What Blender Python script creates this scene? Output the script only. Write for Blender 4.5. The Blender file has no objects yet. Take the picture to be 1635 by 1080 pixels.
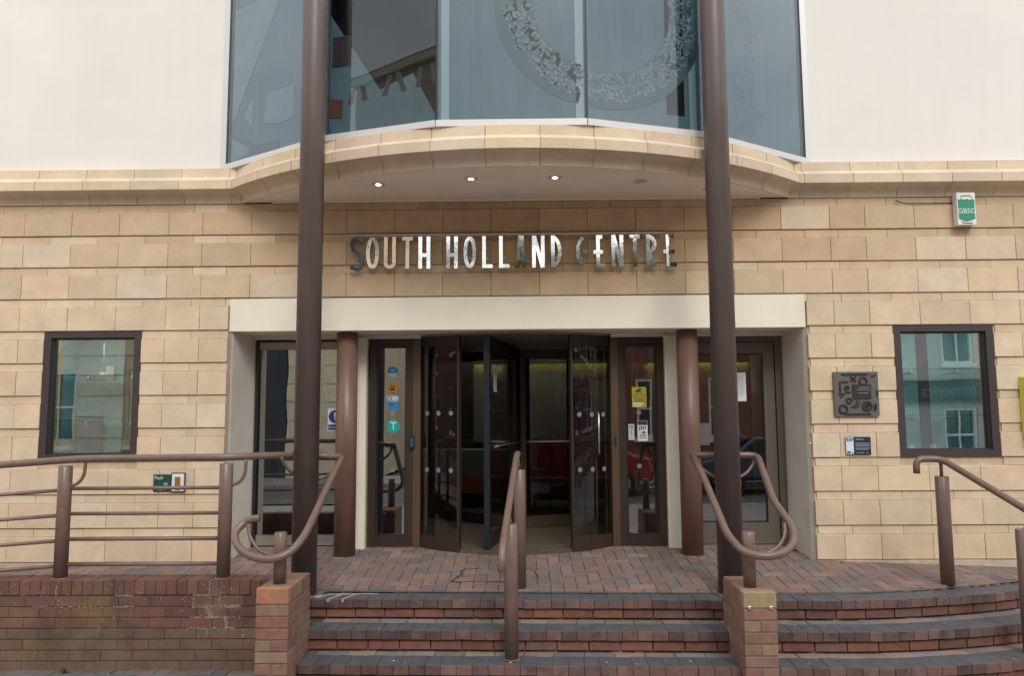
import bpy, bmesh, math, random
from mathutils import Vector, Matrix
random.seed(7)
rnd = random.uniform
S = bpy.context.scene
COL = S.collection
R = math.radians

# ------------------------------------------------------------------ camera
cam_d = bpy.data.cameras.new('camera'); cam = bpy.data.objects.new('camera', cam_d); COL.objects.link(cam)
cam_d.sensor_width = 36.0; cam_d.lens = 36.0*1240.0/1635.0; cam_d.clip_start = 0.05; cam_d.clip_end = 800
yaw, pit, rol = R(.8015), R(5.7321), R(.3552)
fw = Vector((-math.sin(yaw)*math.cos(pit), math.cos(yaw)*math.cos(pit), math.sin(pit)))
rt = Vector((math.cos(yaw), math.sin(yaw), 0)); up = rt.cross(fw)
rc = rt*math.cos(rol)-up*math.sin(rol); uc = rt*math.sin(rol)+up*math.cos(rol)
m = Matrix.Identity(4)
for i in range(3):
    m[i][0] = rc[i]; m[i][1] = uc[i]; m[i][2] = -fw[i]
m[0][3], m[1][3], m[2][3] = 0, -7.1202, 1.2918
cam.matrix_world = m
S.camera = cam

# ------------------------------------------------------------------ sky, sun, exposure (bright overcast afternoon)
SUN_EL, SUN_AZ = 42, 166        # azimuth clockwise from +Y
W = bpy.data.worlds.new('World'); S.world = W; W.use_nodes = True
nt = W.node_tree; N = nt.nodes; L = nt.links
bg = N['Background']
sky = N.new('ShaderNodeTexSky'); sky.sky_type = 'NISHITA'; sky.sun_disc = False
sky.sun_elevation = R(SUN_EL); sky.sun_rotation = R(SUN_AZ); sky.dust_density = 3.0; sky.air_density = 1.2
tc = N.new('ShaderNodeTexCoord')
mp = N.new('ShaderNodeMapping'); mp.inputs['Scale'].default_value = (1, 1, 2.2); L.new(tc.outputs['Generated'], mp.inputs['Vector'])
cl = N.new('ShaderNodeTexNoise'); cl.inputs['Scale'].default_value = 2.6; cl.inputs['Detail'].default_value = 7; cl.inputs['Roughness'].default_value = .55
L.new(mp.outputs[0], cl.inputs['Vector'])
rp = N.new('ShaderNodeValToRGB'); rp.color_ramp.elements[0].position = .30; rp.color_ramp.elements[0].color = (5.2, 5.5, 6.0, 1)
rp.color_ramp.elements[1].position = .68; rp.color_ramp.elements[1].color = (11.0, 10.9, 10.6, 1)
L.new(cl.outputs['Fac'], rp.inputs[0])
mx = N.new('ShaderNodeMix'); mx.data_type = 'RGBA'; mx.inputs[0].default_value = .82
L.new(sky.outputs[0], mx.inputs[6]); L.new(rp.outputs[0], mx.inputs[7]); L.new(mx.outputs[2], bg.inputs[0])
bg.inputs[1].default_value = .12
sd = bpy.data.lights.new('sun', 'SUN'); sun = bpy.data.objects.new('sun', sd); COL.objects.link(sun)
sd.energy = 0.9; sd.angle = R(20); sd.color = (1, .96, .9)
az, el = R(SUN_AZ), R(SUN_EL)
sdir = Vector((math.sin(az)*math.cos(el), math.cos(az)*math.cos(el), math.sin(el)))
sun.rotation_euler = sdir.to_track_quat('Z', 'Y').to_euler(); sun.location = sdir*60
vs = S.view_settings; vs.view_transform = 'Standard'; vs.look = 'None'; vs.gamma = 1; vs.use_curve_mapping = False
vs.exposure = 0.62
S.render.engine = 'CYCLES'; S.cycles.use_denoising = True; S.cycles.max_bounces = 10; S.cycles.transparent_max_bounces = 16

# ------------------------------------------------------------------ materials
def srgb(r, g, b):
    f = lambda c: (c/255/12.92) if c/255 <= .04045 else ((c/255+.055)/1.055)**2.4
    return (f(r), f(g), f(b), 1)
MATS = {}
def mat(name, col=(.5, .5, .5), rough=.7, metal=0., obj_color=False, mottle=.0, mscale=3., grain=0., gscale=60., bump=0., bscale=120.,
        streak=0., coat=0., emit=None, estr=1., spec=.5, stains=()):
    """stains: list of (colour, scale, lo, hi, stretch z, amount)"""
    if name in MATS: return MATS[name]
    m = bpy.data.materials.new(name); m.use_nodes = True; MATS[name] = m
    t = m.node_tree; n = t.nodes; l = t.links; p = n['Principled BSDF']
    p.inputs['Roughness'].default_value = rough; p.inputs['Metallic'].default_value = metal; p.inputs['Specular IOR Level'].default_value = spec
    p.inputs['Coat Weight'].default_value = coat; p.inputs['Coat Roughness'].default_value = .08
    geo = n.new('ShaderNodeNewGeometry')
    def noise(sc, det=5, rg=.6, stretch=None):
        x = n.new('ShaderNodeTexNoise'); x.inputs['Scale'].default_value = sc; x.inputs['Detail'].default_value = det; x.inputs['Roughness'].default_value = rg
        if stretch:
            mm = n.new('ShaderNodeMapping'); mm.inputs['Scale'].default_value = stretch; l.new(geo.outputs['Position'], mm.inputs['Vector']); l.new(mm.outputs[0], x.inputs['Vector'])
        else: l.new(geo.outputs['Position'], x.inputs['Vector'])
        return x.outputs['Fac']
    if obj_color:
        o = n.new('ShaderNodeObjectInfo'); cur = o.outputs['Color']
    else:
        c = n.new('ShaderNodeRGB'); c.outputs[0].default_value = (*col[:3], 1); cur = c.outputs[0]
    def vary(cur, fac, amt, lo=.3, hi=.7):
        r = n.new('ShaderNodeMapRange'); r.inputs[1].default_value = lo; r.inputs[2].default_value = hi; r.inputs[3].default_value = 1-amt; r.inputs[4].default_value = 1+amt
        l.new(fac, r.inputs[0])
        q = n.new('ShaderNodeVectorMath'); q.operation = 'SCALE'; l.new(cur, q.inputs[0]); l.new(r.outputs[0], q.inputs['Scale'])
        return q.outputs[0]
    if mottle: cur = vary(cur, noise(mscale), mottle)
    if grain: cur = vary(cur, noise(gscale, 3), grain)
    if streak: cur = vary(cur, noise(1., 4, .6, (14, 14, .8)), streak)
    for (sc_, scale, lo, hi, zs, amt) in stains:
        f = noise(scale, 6, .65, (1, 1, zs))
        r = n.new('ShaderNodeMapRange'); r.inputs[1].default_value = lo; r.inputs[2].default_value = hi; r.inputs[3].default_value = 0; r.inputs[4].default_value = amt
        l.new(f, r.inputs[0])
        q = n.new('ShaderNodeMix'); q.data_type = 'RGBA'; l.new(r.outputs[0], q.inputs[0]); l.new(cur, q.inputs[6]); q.inputs[7].default_value = (*sc_[:3], 1); cur = q.outputs[2]
    l.new(cur, p.inputs['Base Color'])
    if bump:
        b = n.new('ShaderNodeBump'); b.inputs['Strength'].default_value = bump; b.inputs['Distance'].default_value = .004
        l.new(noise(bscale, 4, .65), b.inputs['Height']); l.new(b.outputs[0], p.inputs['Normal'])
    if emit:
        p.inputs['Emission Color'].default_value = (*emit[:3], 1); p.inputs['Emission Strength'].default_value = estr
    return m

def glass_mat(name, tint=(1, 1, 1), refl=1.0, ior=1.5, rough=0., trans=.9, wobble=0.):
    if name in MATS: return MATS[name]
    m = bpy.data.materials.new(name); m.use_nodes = True; MATS[name] = m
    t = m.node_tree; n = t.nodes; l = t.links
    for x in list(n):
        if x.type != 'OUTPUT_MATERIAL': n.remove(x)
    out = [x for x in n if x.type == 'OUTPUT_MATERIAL'][0]
    fr = n.new('ShaderNodeFresnel'); fr.inputs['IOR'].default_value = ior
    mu = n.new('ShaderNodeMath'); mu.operation = 'MULTIPLY'; mu.use_clamp = True; mu.inputs[1].default_value = refl; l.new(fr.outputs[0], mu.inputs[0])
    gb = n.new('ShaderNodeNewGeometry'); nb = n.new('ShaderNodeMath'); nb.operation = 'SUBTRACT'; nb.inputs[0].default_value = 1; l.new(gb.outputs['Backfacing'], nb.inputs[1])
    mf = n.new('ShaderNodeMath'); mf.operation = 'MULTIPLY'; l.new(mu.outputs[0], mf.inputs[0]); l.new(nb.outputs[0], mf.inputs[1]); mu = mf
    tr = n.new('ShaderNodeBsdfTransparent'); tr.inputs[0].default_value = (tint[0]*trans, tint[1]*trans, tint[2]*trans, 1)
    gl = n.new('ShaderNodeBsdfGlossy'); gl.inputs['Roughness'].default_value = rough; gl.inputs[0].default_value = (.95, .98, 1, 1)
    if wobble:
        ge = n.new('ShaderNodeNewGeometry'); x = n.new('ShaderNodeTexNoise'); x.inputs['Scale'].default_value = 1.6; x.inputs['Detail'].default_value = 1
        l.new(ge.outputs['Position'], x.inputs['Vector']); b = n.new('ShaderNodeBump'); b.inputs['Strength'].default_value = wobble; b.inputs['Distance'].default_value = .02
        l.new(x.outputs['Fac'], b.inputs['Height']); l.new(b.outputs[0], gl.inputs['Normal'])
    ms = n.new('ShaderNodeMixShader'); l.new(mu.outputs[0], ms.inputs[0]); l.new(tr.outputs[0], ms.inputs[1]); l.new(gl.outputs[0], ms.inputs[2]); l.new(ms.outputs[0], out.inputs[0])
    return m

M_STONE = mat('buff_stone', obj_color=True, rough=.88, mottle=.10, mscale=5, grain=.07, gscale=90, bump=.25, bscale=220, spec=.25,
              stains=[((.62, .50, .35), 2.2, .56, .75, .5, .35), ((.20, .14, .09), 9., .66, .80, .35, .25)])
M_CORN = mat('cornice_stone', obj_color=True, rough=.85, mottle=.10, mscale=4, grain=.06, gscale=90, bump=.2, bscale=200, spec=.25,
             stains=[((.20, .14, .09), 16., .60, .78, .12, .30)])
M_MORT = mat('stone_joint', (.54, .42, .30), .95, mottle=.2, mscale=8)
M_RENDER = mat('white_render', (.80, .772, .73), .8, mottle=.045, mscale=.9, grain=.015, gscale=200, streak=.008, bump=.14, bscale=260, spec=.3,
               stains=[((.55, .50, .44), 26., .73, .82, .5, .35)])
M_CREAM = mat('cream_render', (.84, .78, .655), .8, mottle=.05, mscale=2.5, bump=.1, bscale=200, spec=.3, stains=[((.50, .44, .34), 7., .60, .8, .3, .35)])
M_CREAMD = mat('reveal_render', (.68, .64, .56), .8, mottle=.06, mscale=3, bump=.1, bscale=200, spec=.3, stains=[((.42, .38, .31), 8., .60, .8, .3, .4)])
M_SOFFIT = mat('soffit_render', (.88, .79, .68), .85, mottle=.05, mscale=3, bump=.1, bscale=150, spec=.2)
M_BROWN = mat('brown_paint', (.122, .092, .084), .42, mottle=.10, mscale=2.2, streak=.12, bump=.05, bscale=40, spec=.45,
              stains=[((.30, .25, .22), 40., .70, .76, .6, .45), ((.26, .14, .09), 5., .58, .75, .35, .35)])
M_BROWN2 = mat('brown_post_paint', (.185, .105, .080), .38, mottle=.10, mscale=2.2, streak=.14, bump=.05, bscale=40, spec=.5,
               stains=[((.05, .035, .03), 30., .70, .75, .7, .7), ((.26, .15, .10), 6., .55, .75, .3, .4)])
M_RAIL = mat('brown_rail_paint', (.178, .116, .094), .33, mottle=.10, mscale=7, grain=.06, gscale=150, bump=.04, bscale=90, spec=.5,
             stains=[((.12, .07, .05), 28., .66, .74, .6, .6), ((.42, .30, .24), 18., .64, .78, 1, .35)])
M_BRONZE = mat('bronze_frame', (.060, .040, .029), .40, metal=.35, streak=.1)
M_BRONZE_L = mat('light_bronze_frame', (.115, .075, .045), .42, metal=.35, streak=.15)
M_WFRAME = mat('window_frame_paint', (.058, .044, .043), .45)
M_GREYF = mat('grey_door_frame', (.125, .108, .09), .42, metal=.2)
M_BLACK = mat('black_metal', (.012, .014, .020), .35)
M_ALU = mat('pale_aluminium', (.66, .66, .66), .4, metal=.15)
M_STEEL = mat('brushed_steel', (.62, .60, .57), .28, metal=.9)
M_DARK = mat('dark_interior', (.020, .022, .026), .8)
M_BRICK = mat('brick', obj_color=True, rough=.9, mottle=.20, mscale=5, grain=.12, gscale=120, bump=.45, bscale=170, spec=.25,
              stains=[((.060, .040, .042), 2.6, .54, .70, .55, .65), ((.215, .165, .070), 2.4, .52, .68, 1.2, .55), ((.60, .56, .52), 60., .70, .74, 1, .8)])
M_BRICKC = mat('clean_brick', obj_color=True, rough=.88, mottle=.16, mscale=14, grain=.10, gscale=130, bump=.4, bscale=170, spec=.25,
               stains=[((.30, .24, .13), 9., .60, .74, 1, .4)])
M_NOSE = mat('nosing_brick', obj_color=True, rough=.75, mottle=.18, mscale=12, grain=.14, gscale=130, bump=.4, bscale=160, spec=.35,
             stains=[((.03, .028, .035), 7., .52, .70, 1, .7), ((.36, .31, .28), 55., .69, .74, 1, .5)])
M_SLATE = mat('nosing_top', (.084, .089, .102), .58, mottle=.20, mscale=8, grain=.18, gscale=120, bump=.3, bscale=160, stains=[((.19, .18, .175), 14., .62, .76, 1, .5)])
M_PAVER = mat('paver', obj_color=True, rough=.82, mottle=.14, mscale=6, grain=.14, gscale=140, bump=.35, bscale=170, spec=.35,
              stains=[((.055, .05, .05), 7., .60, .74, 1, .45), ((.34, .30, .27), 40., .70, .76, 1, .5)])
M_BED = mat('paver_joint_sand', (.15, .115, .098), .95, mottle=.3, mscale=20)
M_MORTB = mat('brick_mortar', (.20, .15, .12), .95, mottle=.3, mscale=10, bump=.3, bscale=120, stains=[((.62, .58, .53), 5.5, .56, .64, 1, .85), ((.03, .025, .022), 6., .55, .7, 1, .5)])
M_LIME = mat('pale_lime_mortar', (.43, .38, .33), .95, mottle=.2, mscale=20, bump=.3)
M_WHITE = mat('white_plastic', (.78, .78, .75), .45)
M_PAPER = mat('white_paper', (.74, .75, .76), .6)
M_INK = mat('dark_print', (.03, .035, .05), .6)
M_GLASS = glass_mat('door_glass', (.86, .90, .89), 7.0, 1.5, trans=.88, wobble=.04)
M_GLASSR = glass_mat('coated_glass', (.80, .86, .84), 9.5, 1.5, trans=.85, wobble=.05)
M_GLASSW = glass_mat('window_glass', (.90, .96, .955), 8.5, 1.5, trans=.93, wobble=.05)
M_GLASSU = glass_mat('bay_glass', (.86, .93, .955), 1.7, 1.5, trans=.96, wobble=.03)
M_GLASSD = glass_mat('drum_glass', (.86, .89, .89), 1.7, 1.5, trans=.88)
M_GREEN = mat('sign_green', (.02, .17, .10), .5)

# ------------------------------------------------------------------ mesh helpers
def link(name, me, parent=None, loc=None, mats=()):
    o = bpy.data.objects.new(name, me); COL.objects.link(o)
    if parent: o.parent = parent
    if loc is not None: o.location = loc
    for k in mats:
        if me is not None and len(me.materials) < len(mats): me.materials.append(k)
    return o
def tag(o, label=None, cat=None, group=None, kind=None):
    if label: o['label'] = label
    if cat: o['category'] = cat
    if group: o['group'] = group
    if kind: o['kind'] = kind
    return o
def empty(name, loc=(0, 0, 0), label=None, cat=None, group=None, kind=None):
    o = bpy.data.objects.new(name, None); COL.objects.link(o); o.location = loc; o.empty_display_size = .1
    return tag(o, label, cat, group, kind)
class MB:
    def __init__(s): s.v = []; s.f = []; s.mi = []; s.sm = []
    def add(s, vs, fs, mi=0, smooth=False):
        b = len(s.v); s.v += [tuple(x) for x in vs]
        for f in fs: s.f.append([i+b for i in f]); s.mi.append(mi); s.sm.append(smooth)
    def box(s, x0, x1, y0, y1, z0, z1, mi=0):
        s.add([(x0, y0, z0), (x1, y0, z0), (x1, y1, z0), (x0, y1, z0), (x0, y0, z1), (x1, y0, z1), (x1, y1, z1), (x0, y1, z1)],
              [(0, 3, 2, 1), (4, 5, 6, 7), (0, 1, 5, 4), (1, 2, 6, 5), (2, 3, 7, 6), (3, 0, 4, 7)], mi)
    def prism(s, poly, y0, y1, mi=0, axis='y'):
        """poly of (a,b); axis y: (x,z) extruded in y ; axis z: (x,y) extruded in z ; axis x: (y,z) extruded in x"""
        n = len(poly)
        g = {'y': lambda p, t: (p[0], t, p[1]), 'z': lambda p, t: (p[0], p[1], t), 'x': lambda p, t: (t, p[0], p[1])}[axis]
        s.add([g(p, y0) for p in poly]+[g(p, y1) for p in poly],
              [tuple(range(n)), tuple(range(2*n-1, n-1, -1))]+[(i, i+n, (i+1) % n+n, (i+1) % n) for i in range(n)], mi)
    def tube(s, pts, r, seg=14, caps=True, mi=0):
        pts = [Vector(p) for p in pts]; n = len(pts); rings = []
        tan = []
        for i in range(n):
            a = pts[max(i-1, 0)]; b = pts[min(i+1, n-1)]; tan.append((b-a).normalized())
        u = tan[0].orthogonal().normalized()
        b0 = len(s.v)
        for i in range(n):
            u = (u-tan[i]*u.dot(tan[i])).normalized(); w = tan[i].cross(u)
            rr = r[i] if isinstance(r, (list, tuple)) else r
            s.v += [tuple(pts[i]+(u*math.cos(2*math.pi*k/seg)+w*math.sin(2*math.pi*k/seg))*rr) for k in range(seg)]
        for i in range(n-1):
            for k in range(seg):
                a = b0+i*seg+k; b = b0+i*seg+(k+1) % seg
                s.f.append([a, b, b+seg, a+seg]); s.mi.append(mi); s.sm.append(True)
        if caps:
            s.f.append([b0+k for k in range(seg)][::-1]); s.mi.append(mi); s.sm.append(False)
            s.f.append([b0+(n-1)*seg+k for k in range(seg)]); s.mi.append(mi); s.sm.append(False)
    def lathe(s, prof, cx, cy, seg=24, mi=0, smooth=True):
        b0 = len(s.v)
        for (r, z) in prof:
            s.v += [(cx+r*math.cos(2*math.pi*k/seg), cy+r*math.sin(2*math.pi*k/seg), z) for k in range(seg)]
        for i in range(len(prof)-1):
            for k in range(seg):
                a = b0+i*seg+k; b = b0+i*seg+(k+1) % seg
                s.f.append([a, b, b+seg, a+seg]); s.mi.append(mi); s.sm.append(smooth)
        s.f.append([b0+k for k in range(seg)][::-1]); s.mi.append(mi); s.sm.append(False)
        s.f.append([b0+(len(prof)-1)*seg+k for k in range(seg)]); s.mi.append(mi); s.sm.append(False)
    def mesh(s, name, fix=True):
        me = bpy.data.meshes.new(name); me.from_pydata(s.v, [], s.f)
        me.polygons.foreach_set('material_index', s.mi); me.polygons.foreach_set('use_smooth', s.sm)
        if fix:
            bm = bmesh.new(); bm.from_mesh(me); bmesh.ops.recalc_face_normals(bm, faces=bm.faces); bm.to_mesh(me); bm.free()
        me.update(); return me
    def build(s, name, m, parent=None, loc=None):
        me = s.mesh(name)
        for k in (m if isinstance(m, (list, tuple)) else [m]): me.materials.append(k)
        return link(name, me, parent, loc)
def box(name, m, parent, *a):
    b = MB(); b.box(*a); return b.build(name, m, parent)
def boxes(name, m, parent, lst):
    b = MB()
    for a in lst: b.box(*a)
    return b.build(name, m, parent)
def frame_boxes(x0, x1, z0, z1, w, y0, y1, wb=None, wt=None):
    wb = w if wb is None else wb; wt = w if wt is None else wt
    return [(x0, x0+w, y0, y1, z0, z1), (x1-w, x1, y0, y1, z0, z1), (x0+w, x1-w, y0, y1, z0, z0+wb), (x0+w, x1-w, y0, y1, z1-wt, z1)]
def smooth_pts(pts, n=6):
    P = [Vector(p) for p in pts]; out = []
    Q = [P[0]*2-P[1]]+P+[P[-1]*2-P[-2]]
    for i in range(1, len(Q)-2):
        for k in range(n):
            t = k/n; a, b, c, d = Q[i-1], Q[i], Q[i+1], Q[i+2]
            out.append(.5*((2*b)+(c-a)*t+(2*a-5*b+4*c-d)*t*t+(3*b-a-3*c+d)*t**3))
    out.append(P[-1]); return out
def fillet(pts, r, n=6):
    P = [Vector(p) for p in pts]; out = [P[0]]
    for i in range(1, len(P)-1):
        a = (P[i-1]-P[i]); c = (P[i+1]-P[i]); ra = min(r, a.length*.49, c.length*.49)
        p = P[i]+a.normalized()*ra; q = P[i]+c.normalized()*ra
        for k in range(n+1):
            t = k/n; out.append(p*(1-t)**2+P[i]*2*t*(1-t)+q*t*t)
    out.append(P[-1]); return out
CACHE = {}
def block_mesh(dx, dy, dz, c, mats, top=None):
    """chamfered block centred on its origin; shared between equal pieces"""
    key = (round(dx, 3), round(dy, 3), round(dz, 3), c, tuple(x.name for x in mats), top)
    if key in CACHE: return CACHE[key]
    bm = bmesh.new()
    for sx in (-1, 1):
        for sy in (-1, 1):
            for sz in (-1, 1):
                for q in ((0, c, c), (c, 0, c), (c, c, 0)):
                    bm.verts.new((sx*(dx/2-q[0]), sy*(dy/2-q[1]), sz*(dz/2-q[2])))
    bmesh.ops.convex_hull(bm, input=list(bm.verts))
    bmesh.ops.dissolve_limit(bm, angle_limit=.01, verts=bm.verts, edges=bm.edges)
    bm.normal_update()
    if top is not None:
        for f in bm.faces:
            if f.normal.z > .9: f.material_index = top
    me = bpy.data.meshes.new('block'); bm.to_mesh(me); bm.free()
    for k in mats: me.materials.append(k)
    CACHE[key] = me; return me
def piece(name, parent, x0, x1, y0, y1, z0, z1, c, m, color, top=None, rot=None):
    ms = m if isinstance(m, (list, tuple)) else [m]
    o = bpy.data.objects.new(name, block_mesh(x1-x0, y1-y0, z1-z0, c, ms, top)); COL.objects.link(o)
    o.parent = parent; o.location = ((x0+x1)/2, (y0+y1)/2, (z0+z1)/2); o.color = (*color[:3], 1)
    if rot: o.rotation_euler = rot
    return o
def jit(col, v=.1, h=.04):
    k = 1+rnd(-v, v); return (col[0]*k*(1+rnd(-h, h)), col[1]*k*(1+rnd(-h/2, h/2)), col[2]*k*(1+rnd(-h, h)))
def text(name, body, m, parent, loc, size, rot=(math.pi/2, 0, 0), ext=.001, align='CENTER', shear=0, sx=1.):
    cu = bpy.data.curves.new(name, 'FONT'); cu.body = body; cu.size = size; cu.extrude = ext; cu.align_x = align; cu.align_y = 'CENTER'; cu.shear = shear
    cu.materials.append(m); cu.resolution_u = 3
    o = bpy.data.objects.new(name, cu); COL.objects.link(o); o.parent = parent; o.location = loc; o.rotation_euler = rot; o.scale = (sx, 1, 1)
    bpy.context.view_layer.update(); me = bpy.data.meshes.new_from_object(o.evaluated_get(bpy.context.evaluated_depsgraph_get())); q = bpy.data.objects.new(name, me); COL.objects.link(q)
    q.parent = parent; q.location = loc; q.rotation_euler = rot; q.scale = (sx, 1, 1); bpy.data.objects.remove(o); bpy.data.curves.remove(cu)
    return q
def disc(name, m, parent, cx, y, cz, r, t=.002, seg=28):
    b = MB(); b.prism([(cx+r*math.cos(2*math.pi*k/seg), cz+r*math.sin(2*math.pi*k/seg)) for k in range(seg)], y-t, y); return b.build(name, m, parent)

# ------------------------------------------------------------------ ground
def land(x, y):
    z = .005+.085*min(y, .6)
    if x > 2.4: z -= .036*(x-2.4)*max(0., 1+y/.95)
    if x < -3.6: z -= .045*(-3.6-x)
    return z
STREET = -.485
M_STREET = mat('street_paving', (.28, .25, .235), .9, mottle=.2, mscale=3, grain=.15, gscale=40, bump=.3, bscale=60)
M_ROAD = mat('asphalt', (.11, .108, .105), .9, mottle=.15, mscale=1.5, grain=.2, gscale=90, bump=.4, bscale=120)
tag(box('pavement', M_STREET, None, -60, 60, -7.6, 40, -.9, STREET-.004), kind='structure')
tag(box('road', M_ROAD, None, -400, 400, -400, -7.75, -.9, STREET-.13), kind='structure')
tag(box('far_pavement', M_STREET, None, -60, 60, -15.2, -12.6, -.9, STREET), kind='structure')
kb = MB()
for i in range(40): kb.box(-18+i*.915, -18+i*.915+.905, -7.745, -7.6, -.9, STREET)
tag(kb.build('kerb', mat('kerb_stone', (.30, .29, .28), .85, mottle=.15, mscale=6), None), kind='structure')

# ------------------------------------------------------------------ building shell
BLD = empty('arts_centre', (0, .3, STREET), 'civic building of buff stone and white render with a curved glazed bay', 'building')
BLD.location = (0, 0, 0)
WX0, WX1, OPL, OPR = -6.33, 6.38, -2.731, 2.607
WINL, WINR = (-4.446, -3.536), (3.389, 4.294)
WZ0, WZ1 = .9, 2.1
# backing wall: joints show this
bw = MB()
for (a, b, z0, z1) in ((-9, WINL[0], -.7, 3.3), (WINL[0], WINL[1], -.7, WZ0), (WINL[0], WINL[1], WZ1, 3.3), (WINL[1], OPL+.03, -.7, 3.3), (OPL+.03, OPR-.03, 2.40, 3.3),
                       (OPR-.03, WINR[0], -.7, 3.3), (WINR[0], WINR[1], -.7, WZ0), (WINR[0], WINR[1], WZ1, 3.3), (WINR[1], 9, -.7, 3.3)):
    bw.box(a, b, .012, .32, z0, z1)
bw.build('wall_core', M_MORT, BLD)
T = [-6.02, -5.575, -5.13, -4.686, -4.238, -3.787, -3.318, -2.998]+[-2.538+.4495*i for i in range(13)]+[3.182, 3.638, 4.095, 4.55, 5.0, 5.45, 5.9]
TH = [-6.25, -5.8, -5.35, -4.9, -4.45, -3.992, -3.539, -3.083, -2.766]+[-2.311+.449*i for i in range(12)]+[2.935, 3.388, 3.851, 4.316, 4.77, 5.22, 5.67, 6.12]
def spans(js, z, thin=False):
    """cut a course at the openings"""
    cuts = []
    if z < 2.35: cuts.append((OPL, OPR))
    if WZ0-.05 < z < WZ1-.02: cuts += [WINL, WINR]
    e = sorted([WX0]+js+[WX1]); out = []
    for a, b in zip(e, e[1:]):
        segs = [(a, b)]
        for (c0, c1) in cuts:
            ns = []
            for (p, q) in segs:
                if q <= c0 or p >= c1: ns.append((p, q)); continue
                if p < c0: ns.append((p, c0))
                if q > c1: ns.append((c1, q))
            segs = ns
        out += segs
    # merge slivers
    res = []
    for s_ in out:
        if s_[1]-s_[0] < .10 and res and abs(res[-1][1]-s_[0]) < 1e-4: res[-1] = (res[-1][0], s_[1])
        elif s_[1]-s_[0] < .04: continue
        else: res.append(s_)
    return res
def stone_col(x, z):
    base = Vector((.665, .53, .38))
    if z > 2.38:                                   # upper courses are tinted browner, most towards the middle
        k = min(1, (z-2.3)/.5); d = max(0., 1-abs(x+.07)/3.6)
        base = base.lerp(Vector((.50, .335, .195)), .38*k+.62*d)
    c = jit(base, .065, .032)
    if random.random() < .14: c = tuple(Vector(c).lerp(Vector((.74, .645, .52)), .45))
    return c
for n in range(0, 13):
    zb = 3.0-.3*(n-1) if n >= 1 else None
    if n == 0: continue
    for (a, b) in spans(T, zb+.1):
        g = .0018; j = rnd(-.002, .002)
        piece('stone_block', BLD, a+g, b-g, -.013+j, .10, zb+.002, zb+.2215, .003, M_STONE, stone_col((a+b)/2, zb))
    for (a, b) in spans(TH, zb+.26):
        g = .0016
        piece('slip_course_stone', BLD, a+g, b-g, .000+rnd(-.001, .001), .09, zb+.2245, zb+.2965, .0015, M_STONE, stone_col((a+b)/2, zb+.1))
# outer plain ends of the wall, beyond the coursed part
boxes('wall_end', M_CORN, BLD, [(-9, WX0-.01, -.012, .3, -.6, 3.295), (WX1+.01, 9, -.012, .3, -.6, 3.295)]).color = (.6, .46, .32, 1)
# plinth strip at the foot of the wall
boxes('plinth', mat('plinth_mortar', (.50, .42, .33), .9, mottle=.2, mscale=8), BLD, [(-6.3, OPL-.004, -.030, .05, -.4, -.006), (OPR+.004, 6.3, -.030, .05, -.4, -.012)])

# cornice: profile swept along wall - arc - wall
XC, RA, SAG = -.07, 3.72, 1.02
YC = RA-SAG
PROF = [(-.10, 3.3135), (-.002, 3.3135), (-.002, 3.300), (.012, 3.300), (.012, 3.322)]+[(.012+.103*(1-math.cos(t*math.pi/2/6)), 3.322+.078*math.sin(t*math.pi/2/6)) for t in range(1, 7)]+[(.150, 3.402), (.152, 3.485), (.085, 3.532), (.083, 3.617), (-.10, 3.617)]
def xend(d): return math.sqrt(max(0, (RA+d)**2-(YC+d)**2))
def arcpt(t, d):
    th = t*math.acos((YC+d)/(RA+d)); return (XC+(RA+d)*math.sin(th), YC-(RA+d)*math.cos(th))
def cornice_piece(name, t0, t1, kind, m, col, shrink=0., prof=PROF):
    b = MB(); n = len(prof)
    st = 5 if kind == 'arc' else 1
    for i in range(st+1):
        t = t0+(t1-t0)*i/st
        for (d, z) in prof:
            d2 = d-shrink; z2 = z-(shrink if z > 3.45 else -shrink*.0)
            if kind == 'arc': x, y = arcpt(t, d2)
            else:
                x = t if isinstance(t, float) else t; y = -d2
            b.v.append((x, y, z2))
    if kind != 'arc':
        # snap the mitre end
        for i, tv in ((0, t0), (1, t1)):
            if abs(abs(tv-XC)-99) < 1: pass
    for i in range(st):
        for k in range(n):
            a = i*n+k; c = i*n+(k+1) % n
            b.f.append([a, c, c+n, a+n]); b.mi.append(0); b.sm.append(False)
    b.f.append(list(range(n))); b.mi.append(0); b.sm.append(False)
    b.f.append(list(range(st*n, st*n+n))[::-1]); b.mi.append(0); b.sm.append(False)
    return b
def finish_cornice(b, name, m, col):
    o = b.build(name, m, BLD); o.color = (*col, 1)
    sm = o.data
    return o
CCOL = Vector((.68, .56, .415))
na = 13
for i in range(na):
    t0 = -1+2*i/na; t1 = -1+2*(i+1)/na; e = .0016
    finish_cornice(cornice_piece('c', t0+e, t1-e, 'arc', M_CORN, CCOL), 'cornice_stone', M_CORN, jit(CCOL, .07, .03))
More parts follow.
